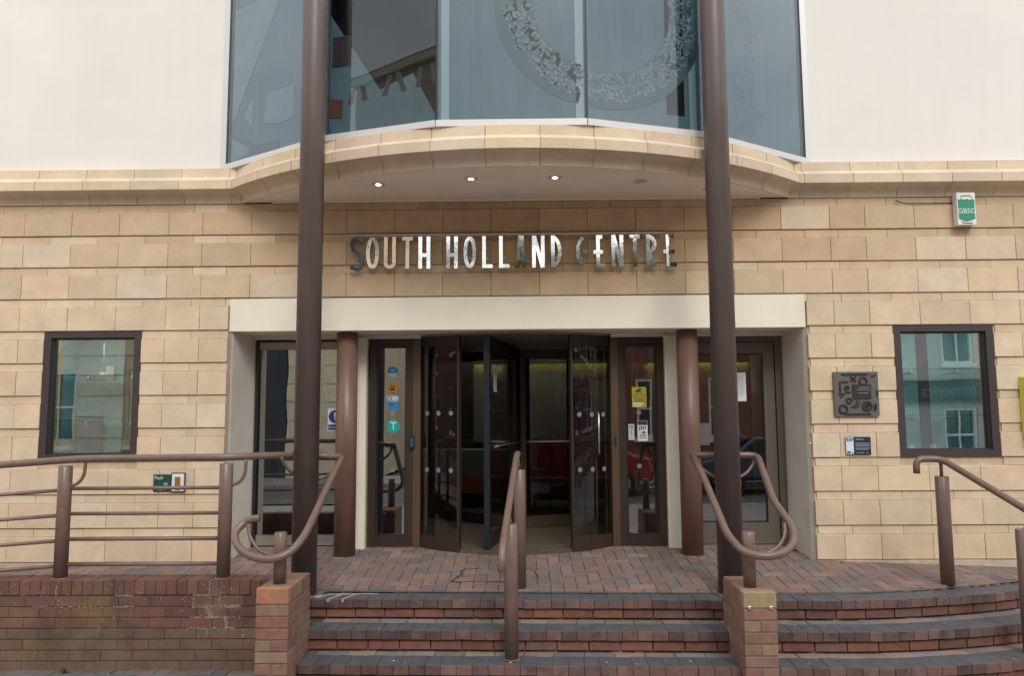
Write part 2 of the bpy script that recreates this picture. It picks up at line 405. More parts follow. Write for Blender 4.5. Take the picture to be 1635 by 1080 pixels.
for sgn in (-1, 1):
    js = [XC+sgn*(xend(0)+.10+.449*k) for k in range(0, 9)]
    ed = [None]+js
    for k in range(len(ed)-1):
        p = cornice_piece('c', 0., 1., 'st', M_CORN, CCOL); n = len(PROF)
        for q, (d, z) in enumerate(PROF):
            xa = XC+sgn*(xend(d)+.003) if ed[k] is None else ed[k]+sgn*.003
            xb = ed[k+1]-sgn*.003
            p.v[q] = (xa, -d, z); p.v[n+q] = (xb, -d, z)
        finish_cornice(p, 'cornice_stone', M_CORN, jit(CCOL, .07, .03))
    # core so that joints read dark
    p = cornice_piece('c', 0., 1., 'st', M_MORT, CCOL); n = len(PROF)
    for q, (d, z) in enumerate(PROF):
        d2 = d-.007; z2 = min(z, 3.61)
        z2 = max(z2, 3.316); p.v[q] = (XC+sgn*(xend(max(d2, 0))-.02), -d2, z2); p.v[n+q] = (XC+sgn*9.0, -d2, z2)
    p.build('cornice_core', M_MORT, BLD)
b = MB(); n = len(PROF); st = 40
for i in range(st+1):
    t = -1+2*i/st
    for (d, z) in PROF:
        x, y = arcpt(t, d-.006); b.v.append((x, y, min(max(z, 3.316), 3.61)))
for i in range(st):
    for k in range(n):
        a = i*n+k; c = i*n+(k+1) % n; b.f.append([a, c, c+n, a+n]); b.mi.append(0); b.sm.append(False)
b.build('cornice_core', M_MORT, BLD)
# soffit under the curved bay
poly = [arcpt(-1+2*i/48, -.004) for i in range(49)]
b = MB(); b.prism(poly, 3.3085, 3.3125, axis='z'); b.build('soffit', M_SOFFIT, BLD)

box('soffit_bead', M_CREAM, BLD, -2.35, 2.22, -.030, -.006, 3.2965, 3.3075)
# rendered upper walls
ZR = 3.632
VB = [(-2.80, .0), (-1.66, -.735), (-.685, -1.05), (.53, -1.05), (1.56, -.72), (2.665, .0)]
boxes('render_wall', M_RENDER, BLD, [(-9, VB[0][0]-.055, .0, .3, ZR, 8.2)])
boxes('render_wall', M_RENDER, BLD, [(VB[5][0]+.055, 9, .0, .3, ZR, 8.2)])
boxes('render_wall', M_RENDER, BLD, [(VB[0][0]-.055, VB[5][0]+.055, .02, .32, 6.72, 8.2)])
boxes('coping', M_CORN, BLD, [(-9, 9, -.06, .36, 8.2, 8.32)]).color = (.45, .36, .26, 1)
b = MB(); b.box(-9, 9, .3, 12, -.6, .03); b.box(-9, 9, .3, 12, 3.36, 3.60); b.box(-9, 9, .3, 12, 6.75, 6.9); b.box(-9, -8.8, .3, 12, -.6, 8.2); b.box(8.8, 9, .3, 12, -.6, 8.2); b.box(-9, 9, 11.8, 12, -.6, 8.2); b.box(-9, 9, .3, 12, 8.0, 8.19)
b.build('floor_slab', M_DARK, BLD)

# ------------------------------------------------------------------ entrance recess
SY = .5                                          # plane of the screens
box('lintel', M_CREAM, BLD, OPL+.012, OPR-.012, -.002, .24, 2.088, 2.392)
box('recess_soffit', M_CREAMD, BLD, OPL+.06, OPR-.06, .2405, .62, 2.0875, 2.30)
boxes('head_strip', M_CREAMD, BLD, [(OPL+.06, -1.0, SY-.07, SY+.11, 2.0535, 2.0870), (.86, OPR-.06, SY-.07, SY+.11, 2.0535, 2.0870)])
for (xa, xb, s_) in ((OPL, -2.625, 1), (OPR, 2.52, -1)):
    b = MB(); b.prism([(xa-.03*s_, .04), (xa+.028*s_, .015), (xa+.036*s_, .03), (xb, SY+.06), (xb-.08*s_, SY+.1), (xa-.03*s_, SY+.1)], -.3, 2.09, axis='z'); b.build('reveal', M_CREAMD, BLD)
    box('reveal_edge', mat('shaded_edge_grey', (.30, .26, .215), .9, mottle=.1), BLD, min(xa-.004*s_, xa+.026*s_), max(xa-.004*s_, xa+.026*s_), .010, .04, -.3, 2.385)  # thickness of the stone ends, with their shadow put into the grey
for (xa, xb) in ((-1.655, -1.522), (1.372, 1.52)):
    box('cream_pier', M_CREAM, BLD, xa, xb, SY-.10, SY+.12, -.1, 2.06)

def screen_panel(name, xa, xb, z0, z1, frame, fw=.07, mframe=M_BRONZE, mpane=M_GLASS, wb=.11):
    f = boxes(name, mframe, BLD, frame_boxes(xa, xb, z0, z1, fw, SY-.03, SY+.05, wb, .075))
    p = box('pane', mpane, f, xa+fw-.004, xb-fw+.004, SY+.008, SY+.016, z0+wb-.004, z1-.07)
    boxes('glazing_bead', M_BLACK, f, frame_boxes(xa+fw, xb-fw, z0+wb, z1-.075, .012, SY-.012, SY+.024))
    return f
zl = land(0, SY)
sl = screen_panel('side_light', -1.505, -1.075, zl-.01, 2.052, None, mpane=M_GLASSR)
sr = screen_panel('side_light', .925, 1.37, zl-.01, 2.052, None, mframe=M_BRONZE)
boxes('mullion', M_BRONZE_L, BLD, [(-1.073, -1.002, SY-.04, SY+.06, zl-.01, 2.052)])
boxes('mullion', M_BRONZE_L, BLD, [(.852, .923, SY-.04, SY+.06, zl-.01, 2.052)])
# left automatic door
ld = boxes('sliding_door', M_BLACK, BLD, [(-2.628, -2.60, SY-.03, SY+.06, zl-.01, 2.052), (-1.685, -1.657, SY-.03, SY+.06, zl-.01, 2.052), (-2.60, -1.685, SY-.02, SY+.06, 2.03, 2.052)])
box('header', mat('header_panel', (.42, .35, .27), .5), ld, -2.598, -1.687, SY-.012, SY+.05, 1.957, 2.028)
box('pane', M_GLASSR, ld, -2.598, -1.687, SY+.01, SY+.018, .16, 1.955)
box('kick_rail', M_STEEL, ld, -2.598, -1.687, SY-.004, SY+.04, .062, .158)
box('stile', M_BLACK, ld, -2.225, -2.195, SY-.006, SY+.03, .16, 1.955)
box('threshold', M_STEEL, ld, -2.60, -1.66, SY-.06, SY+.05, .02, .052)
disc('castor', M_STEEL, ld, -1.74, SY-.01, .085, .022, .02)
# right swing door
rd = boxes('side_door', M_GREYF, BLD, frame_boxes(1.53, 2.515, zl-.01, 2.052, .06, SY-.03, SY+.06, .02, .05))
boxes('leaf_frame', mat('grey_leaf_frame', (.145, .125, .105), .42, metal=.2), rd, frame_boxes(1.60, 2.445, zl+.015, 1.995, .105, SY-.018, SY+.04, .20, .11))
box('pane', M_GLASS, rd, 1.70, 2.345, SY+.008, SY+.016, zl+.21, 1.89)
boxes('glazing_bead', M_BLACK, rd, frame_boxes(1.705, 2.34, zl+.215, 1.885, .012, SY-.006, SY+.024))
box('letter_plate', mat('letter_plate', (.17, .155, .135), .4, metal=.3), rd, 1.68, 1.80, SY-.035, SY-.012, 1.00, 1.21)
box('threshold', M_STEEL, rd, 1.60, 2.445, SY-.06, SY+.03, .02, .050)

# revolving door
DC = Vector((-.0817, 1.643)); DR = 1.469
RV = empty('revolving_door'); RV.parent = BLD
def arc_wall(b, a0, a1, r0, r1, z0, z1, st=10):
    P = []
    for i in range(st+1):
        a = a0+(a1-a0)*i/st; P.append((a))
    for i in range(st):
        q = []
        for a in (P[i], P[i+1]):
            for r in (r0, r1):
                q.append((DC.x+r*math.cos(a), DC.y+r*math.sin(a)))
        b.add([(*q[0], z0), (*q[1], z0), (*q[3], z0), (*q[2], z0), (*q[0], z1), (*q[1], z1), (*q[3], z1), (*q[2], z1)],
              [(0, 1, 2, 3), (7, 6, 5, 4), (0, 4, 5, 1), (1, 5, 6, 2), (2, 6, 7, 3), (3, 7, 4, 0)], smooth=False)
def ang(x, y): return math.atan2(y-DC.y, x-DC.x)
AL0, AL1 = ang(-1.015, .512), ang(-.60, .268)
AR0, AR1 = ang(.853, .512), ang(.442, .272)
for (a0, a1) in ((AL0, AL1), (AR0, AR1)):
    d_ = (a1-a0); e = .022/DR*(1 if d_ > 0 else -1)
    f = MB(); arc_wall(f, a0, a1, DR-.03, DR+.02, 1.968, 2.066); arc_wall(f, a0, a1, DR-.03, DR+.02, -.01, .165)
    arc_wall(f, a1-e, a1, DR-.03, DR+.022, .165, 1.968, 2); arc_wall(f, a0, a0+e*.8, DR-.03, DR+.02, .165, 1.968, 2)
    fo = f.build('drum_wall', M_BRONZE, RV)
    g = MB(); arc_wall(g, a0+e*.8, a1-e, DR-.008, DR+.0, .165, 1.968, 14)
    for i in range(len(g.sm)): g.sm[i] = False
    gl = g.build('curved_pane', M_GLASSD, RV)
# rear drum walls
f = MB()
arc_wall(f, AL0-.02, R(-210), DR-.02, DR+.01, .03, 2.056, 12); arc_wall(f, AR0+.02, R(30), DR-.02, DR+.01, .03, 2.056, 12)
f.build('rear_drum_pane', M_GLASSD, RV)
b = MB(); b.lathe([(DR+.024, 2.0665), (DR+.024, 2.0868)], DC.x, DC.y, 64, smooth=False); b.build('drum_ceiling', mat('drum_ceiling_paint', (.24, .20, .175), .35), RV)
b = MB(); b.lathe([(DR+.012, -.02), (DR+.012, .052)], DC.x, DC.y, 72, smooth=False); b.build('drum_floor', mat('coir_mat', (.095, .072, .048), .95, mottle=.2, mscale=30, bump=.6, bscale=300), RV)
b = MB(); b.lathe([(.045, .03), (.045, 2.06)], DC.x, DC.y, 16); b.build('shaft', M_BLACK, RV)
for k in range(3):
    a = ang(-.345, .245)+k*2*math.pi/3
    c, s_ = math.cos(a), math.sin(a)
    w = boxes('wing', M_BRONZE_L if k == 1 else M_BLACK, RV, [(1.36, 1.43, -.028, .028, .058, 2.05), (.045, .11, -.02, .02, .058, 2.05), (.11, 1.36, -.02, .02, .058, .175), (.11, 1.36, -.02, .02, 1.94, 2.05)])  # bronze for the wing catching light, black for shaded ones: shading put into colour
    w.location = (DC.x, DC.y, 0); w.rotation_euler = (0, 0, a)
    box('pane', M_GLASSD, w, .11, 1.36, -.004, .004, .175, 1.94)
    b = MB(); b.tube([(.12, -.05, 1.0), (1.3, -.05, 1.0)], .012, 8); b.tube([(.12, .05, 1.0), (1.3, .05, 1.0)], .012, 8); b.build('push_bar', M_STEEL, w)
# long vertical pull handle on the right drum wall
b = MB(); b.tube([(.72, .41, .92), (.72, .36, .94), (.72, .36, 1.30), (.72, .41, 1.32)], .009, 8); b.build('pull_handle', M_STEEL, RV)
# manifestation dots on the curved panes
for (a0, a1, zs) in ((AL0, AL1, (.78, 1.32)), (AR0, AR1, (.78, 1.30))):
    for k in range(3):
        a = a0+(a1-a0)*(.22+.29*k)
        for z in zs:
            b = MB(); c = Vector((DC.x+(DR+.003)*math.cos(a), DC.y+(DR+.003)*math.sin(a), z)); t = Vector((-math.sin(a), math.cos(a), 0))
            b.add([c+t*.024*math.cos(q*math.pi/8)+Vector((0, 0, .024*math.sin(q*math.pi/8))) for q in range(16)], [tuple(range(16))])
            b.build('safety_dot', mat('frosted_dot', (.20, .21, .21), .6), RV)

# ------------------------------------------------------------------ display windows
def display_window(x0, x1, flip):
    f = boxes('display_window', M_WFRAME, BLD, frame_boxes(x0, x1, WZ0, WZ1, .066, -.004, .09, .062, .062))
    boxes('inner_frame', mat('inner_frame_paint', (.03, .028, .03), .5), f, frame_boxes(x0+.066, x1-.066, WZ0+.062, WZ1-.062, .012, .02, .088))
    box('pane', M_GLASSW, f, x0+.07, x1-.07, .060, .068, WZ0+.065, WZ1-.065)
    teal = mat('display_teal', (.36, .66, .70), .6, mottle=.05, mscale=2)
    b = MB(); d = .62
    b.box(x0-.05, x1+.05, d, d+.03, WZ0-.05, WZ1+.08); b.box(x0-.08, x0-.02, .10, d, WZ0-.05, WZ1+.08); b.box(x1+.02, x1+.08, .10, d, WZ0-.05, WZ1+.08)
    b.box(x0-.05, x1+.05, .10, d, WZ1+.02, WZ1+.08); b.box(x0-.05, x1+.05, .10, d, WZ0-.05, WZ0+.03)
    b.build('display_case', teal, f)
    for z in (1.27, 1.70): box('glass_shelf', glass_mat('shelf_glass', (.55, .8, .78), 1.6, 1.5, trans=.8), f, x0+.0, x1-.0, .22, .56, z, z+.008); 
    b = MB()
    for z in (1.27, 1.70):
        for q in (.30, .78): b.tube([(x0+(x1-x0)*q, .26, z-.03), (x0+(x1-x0)*q, .55, z-.03)], .012, 8); b.lathe([(.02, z-.05), (.02, z-.002)], x0+(x1-x0)*q, .27, 10)
    b.build('shelf_bracket', M_STEEL, f)
    box('case_light', mat('case_lamp', (.9, .9, .9), .5, emit=(1, .97, .92), estr=9), f, x0+.12, x1-.12, .14, .20, WZ1-.012, WZ1+.0)
    return f
wl = display_window(*WINL, False); wr = display_window(*WINR, True)
box('blue_screen', mat('blue_board', (.06, .24, .42), .5), wl, WINL[0]+.03, WINL[0]+.28, .52, .56, WZ0+.03, 1.32)
b = MB(); b.lathe([(.028, 1.74), (.045, 1.70), (.045, 1.66)], -4.10, .40, 14); b.box(-4.05, -3.98, .36, .44, 1.66, 1.80); b.lathe([(.008, 1.80), (.008, 2.03)], -4.10, .40, 10)
b.build('spot_lamp', M_WHITE, wl)
b = MB(); b.box(3.90, 3.93, .40, .46, .93, 1.0); b.lathe([(.02, .93), (.028, .95), (.01, 1.0)], 3.70, .40, 12); b.lathe([(.02, .93), (.028, .95), (.01, .99)], 3.66, .36, 12); b.build('ornament', M_WHITE, wr)

# ------------------------------------------------------------------ curved bay window on the upper floor
ZS, ZT = 3.672, 6.70
BAY = MB()
for i in range(5):
    (xa, ya), (xb, yb) = VB[i], VB[i+1]
    d = Vector((xb-xa, yb-ya)); ln = d.length; d.normalize(); nrm = Vector((d.y, -d.x))
    q = [(xa+nrm.x*.03, ya+nrm.y*.03), (xb+nrm.x*.03, yb+nrm.y*.03), (xb-nrm.x*.06, yb-nrm.y*.06), (xa-nrm.x*.06, ya-nrm.y*.06)]
    BAY.prism(q, 3.618, ZS, axis='z'); BAY.prism(q, ZT, ZT+.06, axis='z')
BAY.box(VB[0][0]-.052, VB[0][0]+.0, -.012, .06, 3.618, ZT+.06); BAY.box(VB[5][0]-.0, VB[5][0]+.052, -.012, .06, 3.618, ZT+.06)
bay = BAY.build('bay_window', M_ALU, BLD)
M_FILM = mat('frosted_film', (.135, .178, .203), .5, mottle=.14, mscale=1.0, streak=.10, spec=.3)
M_FILML = mat('pale_etched_film', (.215, .262, .282), .6, mottle=.12, mscale=6)
M_FILMD = mat('dark_etched_film', (.075, .105, .125), .55, mottle=.1, mscale=2)
M_MULL = mat('mullion_dark', (.018, .028, .035), .3)
frames = []
for i in range(5):
    (xa, ya), (xb, yb) = VB[i], VB[i+1]
    a = Vector((xa, ya, 0)); d = (Vector((xb, yb, 0))-a); ln = d.length; d.normalize(); nrm = Vector((d.y, -d.x, 0))
    frames.append((a, d, nrm, ln))
    b = MB(); g = .008
    pts = [a+d*g+nrm*.004, a+d*(ln-g)+nrm*.004, a+d*(ln-g)-nrm*.006, a+d*g-nrm*.006]
    b.prism([(p.x, p.y) for p in pts], ZS, ZT, axis='z'); b.build('bay_pane', M_GLASSU, bay)
    m_ = MB(); w = .030 if i in (0,) else .008
    for (s0, s1) in (((0, w), (ln-.008, ln)) if i < 4 else ((0, .008), (ln-.030, ln))):
        pts = [a+d*s0+nrm*.006, a+d*s1+nrm*.006, a+d*s1-nrm*.03, a+d*s0-nrm*.03]
        m_.prism([(p.x, p.y) for p in pts], ZS, ZT, axis='z')
    m_.build('mullion', M_MULL, bay)
def on_pane(i, s_, z, off): a, d, nrm, ln = frames[i]; p = a+d*s_-nrm*off; return (p.x, p.y, z)
def film(name, i, polys, off, m, t=.002):
    b = MB()
    for poly in polys:
        n = len(poly)
        b.add([on_pane(i, s_, z, off) for (s_, z) in poly]+[on_pane(i, s_, z, off+t) for (s_, z) in poly],
              [tuple(range(n)), tuple(range(2*n-1, n-1, -1))]+[(k, k+n, (k+1) % n+n, (k+1) % n) for k in range(n)])
    return b.build(name, m, bay)
def rect(a, b, c, d): return [(a, c), (b, c), (b, d), (a, d)]
L0, L1, L2, L3, L4 = [f_[3] for f_ in frames]
# film panels
film('film', 0, [rect(.05, L0-.01, ZS, 6.6)], .016, M_FILM)
film('film', 1, [[(.01, ZS), (L1-.01, ZS), (L1-.01, 3.72), (L1-.22, 4.12), (.50, 4.02), (.02, 4.75), (.01, 4.75)]], .016, M_FILM)
film('film', 2, [rect(.01, L2-.01, ZS, 6.6)], .016, M_FILM)
film('film', 3, [rect(.01, .73, ZS, 6.6), rect(.90, L3-.01, ZS, 6.6), rect(.73, .90, ZS, 3.80)], .016, M_FILM)
film('film', 4, [rect(.01, L4-.05, ZS, 6.6)], .016, M_FILM)
# etched drawing on the panes
film('etched_shape', 0, [[(.06, 4.05), (.06, 5.2), (.75, 5.2)], [(.52, 3.98), (.75, 3.93), (.92, 3.95), (.92, 4.25), (.55, 4.25)], [(.22, 4.1), (.36, 3.98), (.36, 4.26)], [(.06, 3.70), (.06, 3.92), (.40, 3.74)]], .011, M_FILML)
film('etched_line', 0, [[(.06, 3.95), (.075, 3.95), (.47, 3.77), (.45, 3.76)], [(.30, 3.70), (.32, 3.80), (.75, 3.77), (.72, 3.70)]], .0085, M_FILMD)
M_SLOT = mat('cutout_maroon', (.055, .022, .028), .5); M_SLOT2 = mat('cutout_dark', (.018, .018, .022), .5)
sl_ = []
for k, s_ in enumerate((.20, .34, .52, .70, .83, .98)):
    z0 = 3.93+.03*k/2; ln_ = .17 if k > 1 else .13; tl = (.03, -.03, .05, -.06, .02, -.03)[k]
    sl_.append([(s_, z0), (s_+.045, z0+.005), (s_+.045+tl, z0+ln_), (s_+tl+.005, z0+ln_)])
film('cutout_bar', 1, sl_[:3], .0105, M_SLOT); film('cutout_bar', 1, sl_[3:], .0105, M_SLOT2)
film('red_patch', 1, [[(.02, 3.84), (.14, 3.82), (.15, 3.98), (.02, 4.0)]], .0105, mat('red_vinyl', (.20, .05, .03), .5))
film('framed_print', 1, [rect(.04, .22, 4.28, 4.55)], .0105, M_SLOT)
# lacy ring across two panes, made of small leaf shapes
def ring(i, c, r0, r1, n, seed, m, name):
    rr = random.Random(seed); polys = []
    while len(polys) < n:
        a = rr.uniform(0, 2*math.pi); r = rr.uniform(r0, r1); s_ = c[0]+r*math.cos(a); z = c[1]+r*math.sin(a)
        if not (.03 < s_ < frames[i][3]-.03 and ZS+.02 < z < 5.3): 
            if rr.random() < .02: n -= 1
            continue
        o = rr.uniform(0, 6.28); l_ = rr.uniform(.025, .055); w_ = l_*.32
        polys.append([(s_+math.cos(o)*l_*u-math.sin(o)*w_*v, z+math.sin(o)*l_*u+math.cos(o)*w_*v) for u, v in ((-1, 0), (-.3, .9), (.4, .7), (1, 0), (.4, -.7), (-.3, -.9))])
    q = film(name, i, polys, .0105, m); q['kind'] = 'stuff'; return q
def band(i, c, r0, r1, m, name, off):
    polys = []
    for k in range(72):
        a0, a1 = 2*math.pi*k/72, 2*math.pi*(k+1)/72
        q = [(c[0]+r*math.cos(a), c[1]+r*math.sin(a)) for r, a in ((r0, a0), (r1, a0), (r1, a1), (r0, a1))]
        if all(.01 < s_ < frames[i][3]-.01 and ZS < z < 6.5 for s_, z in q): polys.append(q)
    return film(name, i, polys, off, m)
cR2 = (L2+.17, 4.70); cR3 = (.18, 4.70)
for i, c, n in ((2, cR2, 330), (3, cR3, 420)):
    band(i, c, .60, .70, M_FILMD, 'etched_band', .0125); band(i, c, .82, .92, M_FILMD, 'etched_band', .0125)
    ring(i, c, .62, .84, n, 5+i, M_FILML, 'etched_leaves')
# dotted town plan on the last pane
rr = random.Random(4); polys = []
for row in range(60):
    z = 3.78+row*.024
    for k in range(9):
        if rr.random() < .45:
            s_ = .42+.028*k+.10*math.sin(row*.21)+(.12 if 20 < row < 34 else 0); w_ = rr.choice((.006, .009, .012))
            polys.append(rect(s_, s_+w_, z, z+rr.choice((.006, .010))))
q = film('town_plan', 4, polys, .0105, M_FILMD); q['kind'] = 'stuff'
# pale columns standing just behind the glass
for (i, s_) in ((2, .07), (2, L2-.05), (3, .98)):
    a = on_pane(i, s_, 0, .012); b = MB()
    film('etched_column', i, [rect(s_-.035, s_+.03, ZS, 6.6)], .0125, mat('pale_column', (.40, .47, .48), .6, streak=.06))
# upstairs room seen through clear glass
b = MB(); b.box(-3.1, 3.1, 2.6, 2.7, 3.6, 6.7); b.build('gallery_wall', mat('gallery_paint', (.10, .11, .12), .8, mottle=.2, mscale=.8), BLD)
gp = empty('pendant_lamp', (-.11, -.55, 4.66), 'small white globe lamp hanging behind the middle bay pane', 'lamp')
b = MB(); b.lathe([(.012, .0), (.030, .02), (.036, .06), (.030, .10), (.012, .12)], 0, 0, 16); b.build('globe', mat('lamp_globe', (.9, .9, .85), .4, emit=(1, .93, .8), estr=3.0), gp, (0, 0, 0))
b = MB(); b.tube([(0, 0, .12), (0, 0, 2.0)], .003, 6); b.build('cord', M_BLACK, gp)
gp.location = (-.105, -.99, 4.585); gp.scale = (.9, .9, .9)

# ------------------------------------------------------------------ columns
def column(name, x, y, z0, z1, r, m, label, group, rings=()):
    t = empty(name, (x, y, z0), label, 'column', group, 'thing')
    b = MB(); b.lathe([(r, 0), (r, z1-z0)], 0, 0, 40); b.build('shaft', m, t)
    b = MB(); b.lathe([(r+.018, -.02), (r+.018, .004)], 0, 0, 32); b.build('base_collar', M_BED if z0 < 0 else M_MORTB, t)
    for z in rings:
        b = MB(); b.lathe([(r+.0012, z-z0), (r+.0012, z-z0+.16)], 0, 0, 40); b.build('paint_patch', mat('fresh_brown_paint', (.122, .082, .072), .42, streak=.1), t)
    return t
column('tall_column', -1.722, -.93, land(-1.7, -.93)-.01, 8.6, .0985, M_BROWN, 'tall brown round column rising past the left end of the curved ledge', 'tall columns through the ledge')
column('tall_column', 1.597, -.93, land(1.6, -.93)-.01, 8.6, .0985, M_BROWN, 'tall brown round column rising past the ledge, in front of the grey side door', 'tall columns through the ledge')
column('short_column', -1.662, .19, land(0, .19)-.01, 2.087, .0985, M_BROWN2, 'short reddish brown column under the lintel beside the automatic door', 'short columns under the lintel')
column('short_column', 1.545, .19, land(0, .19)-.01, 2.087, .0985, M_BROWN2, 'short reddish brown column under the lintel beside the grey swing door', 'short columns under the lintel')

# ------------------------------------------------------------------ soffit downlights
LM = mat('downlight_lens', (.9, .9, .9), .4, emit=(1, .96, .88), estr=6)
for k, (x, y, lit) in enumerate(((-1.247, -.547, 1), (-.431, -.68, 1), (.283, -.691, 1), (1.029, -.559, 0), (1.675, -.312, 1))):
    lab = ('lit downlight in the soffit nearest the left tall column', 'lit downlight in the soffit above the word SOUTH', 'lit downlight in the soffit above the middle of the sign', 'unlit round downlight in the soffit', 'lit downlight half hidden by the right tall column')[k]
    t = empty('downlight', (x, y, 3.3085), lab, 'light', 'downlights in the entrance soffit')
    b = MB(); b.lathe([(.060, -.005), (.060, .0)], 0, 0, 24); b.build('trim_ring', mat('downlight_trim', (.58, .52, .45), .45), t)
    b = MB(); b.lathe([(.021, -.009), (.024, -.004)], 0, 0, 20); b.build('lens', LM if lit else mat('dead_lens', (.48, .43, .37), .4), t)

# ------------------------------------------------------------------ lettering SOUTH HOLLAND CENTRE
SIGN = empty('entrance_sign', (0, -.03, 2.66), 'row of tall polished metal letters reading SOUTH HOLLAND CENTRE under a thin rail', 'sign')
def pxX(px): return -1.61+(px-559)*2.925/500
HL = .300; TK = .034
def thick(poly_pts, w):
    """polyline to a ribbon polygon"""
    P = [Vector(p) for p in poly_pts]; l_, r_ = [], []
    for i, p in enumerate(P):
        a = P[max(i-1, 0)]; b = P[min(i+1, len(P)-1)]; d = (b-a).normalized(); n = Vector((-d.y, d.x))
        k = 1.
        if 0 < i < len(P)-1:
            d0 = (P[i]-P[i-1]).normalized(); k = 1/max(.5, d.dot(d0))
        l_.append(p+n*w/2*k); r_.append(p-n*w/2*k)
    return [(q.x, q.y) for q in l_]+[(q.x, q.y) for q in reversed(r_)]
def ell(cx, cz, rx, rz, a0, a1, n=24): return [(cx+rx*math.cos(R(a0+(a1-a0)*i/n)), cz+rz*math.sin(R(a0+(a1-a0)*i/n))) for i in range(n+1)]
def glyph(ch, w):
    t = TK; h = HL; V = lambda x: [(x, 0), (x, h)]
    Hh = t/2
    if ch == 'S': return [[(w*.95, h-.035)]+ell(w*.5, h*.76, w*.42, h*.22, 50, 215, 14)+ell(w*.52, h*.27, w*.40, h*.27, 50, -90, 14)+[(w*.02, .018)]], t*.85
    if ch == 'O': return [ell(w/2, h/2, w/2-Hh, h/2-Hh, 90, 270, 18), ell(w/2, h/2, w/2-Hh, h/2-Hh, 270, 450, 18)], t
    if ch == 'U': return [[(Hh, h)]+ell(w/2, w*.48, w/2-Hh, w*.48-Hh, 180, 360, 14)+[(w-Hh, h)]], t
    if ch == 'T': return [[(0, h-Hh), (w, h-Hh)], [(w/2, 0), (w/2, h-t)]], t
    if ch == 'H': return [V(Hh), V(w-Hh), [(t, h*.42), (w-t, h*.42)]], t
    if ch == 'L': return [V(Hh), [(t, Hh), (w, Hh)]], t
    if ch == 'A': return [[(Hh, 0), (w*.42, h)], [(w-Hh, 0), (w*.58, h)], [(w*.26, h*.27), (w*.74, h*.27)]], t
    if ch == 'N': return [V(Hh), V(w-Hh), [(t*.6, h), (w-t*.6, 0)]], t
    if ch == 'D': return [V(Hh), ell(w*.12, h/2, w*.88-Hh, h/2-Hh, 84, -84, 18)], t
    if ch == 'C': return [ell(w*.95, h/2, w*.95-Hh, h/2-Hh, 110, 250, 18)], t
    if ch == 'E': return [V(Hh*2), [(t*1.5, h-Hh), (w*.80, h-Hh)], [(-.008, h*.47), (w*.85, h*.47)], [(t*1.5, Hh), (w, Hh)]], t
    if ch == 'R': return [V(Hh), ell(w*.15, h*.70, w*.82-Hh, h*.30-Hh, 88, -88, 14), [(w*.25, h*.42), (w-Hh, 0)]], t
M_LET = mat('mirror_letter', (.86, .86, .84), .05, metal=1., bump=.16, bscale=9)
M_LETS = mat('mirror_letter_dull', (.10, .115, .14), .25, metal=.8)
M_LETC = mat('mirror_letter_copper', (.80, .62, .50), .18, metal=1., stains=[((.30, .22, .16), 34., .52, .62, 1, .7)])
LET = [('S', 560.5, 580.4), ('O', 585.5, 606), ('U', 614, 633), ('T', 643, 660), ('H', 669, 688), ('H', 713.6, 731.8), ('O', 741, 761), ('L', 770.5, 787), ('L', 797.5, 814), ('A', 823.5, 840.7), ('N', 850, 870), ('D', 880, 897),
       ('C', 920, 936), ('E', 949, 965), ('N', 976, 995), ('T', 1005, 1021), ('R', 1031, 1048), ('E', 1060, 1079)]
for k, (ch, a, b_) in enumerate(LET):
    w = (b_-a)*5.79e-3; st_, tk = glyph(ch, w); b = MB()
    for q, s_ in enumerate(st_): b.prism([(x-w/2, z) for x, z in thick(s_, tk)], -.018+.0007*q, .018-.0007*q)
    if ch == 'C': b.prism([(w*.42+.020*math.cos(q*math.pi/9), HL/2+.0+.020*math.sin(q*math.pi/9)) for q in range(18)], -.017, .017)
    o = b.build('letter', M_LETS if k == 0 else (M_LETC if k == 2 else M_LET), SIGN)
    o.location = (pxX((a+b_)/2)*.9895, -.045, -.014)
    rx = (-2.6 if k == 17 else -1.0+rnd(-.9, .7)); o.rotation_euler = (R(rx), 0, R(rnd(-2.5, 2.5)))
    bb = MB(); bb.tube([(0, .02, .10), (0, .075, .10)], .006, 8); bb.build('fixing_stud', M_STEEL, o)
box('rail', mat('rail_pinkgrey', (.52, .43, .38), .5), SIGN, -1.595, 1.302, -.045, -.015, .297, .316)

# ------------------------------------------------------------------ things fixed to the wall
t = empty('alarm_box', (4.075, -.02, 3.01), 'white alarm box with a green GBSG shield, high on the stone wall', 'alarm')
b = MB(); b.prism([(-.083, 0), (.083, 0), (.083, .30), (-.083, .30)], -.075, 0); b.build('case', M_WHITE, t)
b = MB(); b.prism([(-.074, .055), (0, .026), (.074, .055), (.074, .232), (.052, .240), (.03, .230), (.01, .242), (-.02, .232), (-.045, .244), (-.06, .232), (-.074, .238)], -.0785, -.0752); b.build('shield', mat('gbsg_green', (.03, .27, .16), .5), t)
text('lettering', 'GBSG', M_WHITE, t, (0, -.0795, .125), .066)
b = MB()
for pts in (((-.05, .255), (-.035, .270), (.035, .270), (.055, .252)), ((-.05, .030), (-.03, .012), (.04, .012), (.05, .022))): b.prism(thick(pts, .006), -.078, -.0752)
b.build('slot', M_INK, t)
b = MB(); b.tube([(3.47, -.022, 3.262), (3.53, -.026, 3.236), (3.60, -.024, 3.231), (4.0, -.022, 3.231)], .005, 6)
tag(b.build('alarm_cable', M_BLACK, None), 'thin black cable stapled along the stone joint towards the alarm box', 'cable')

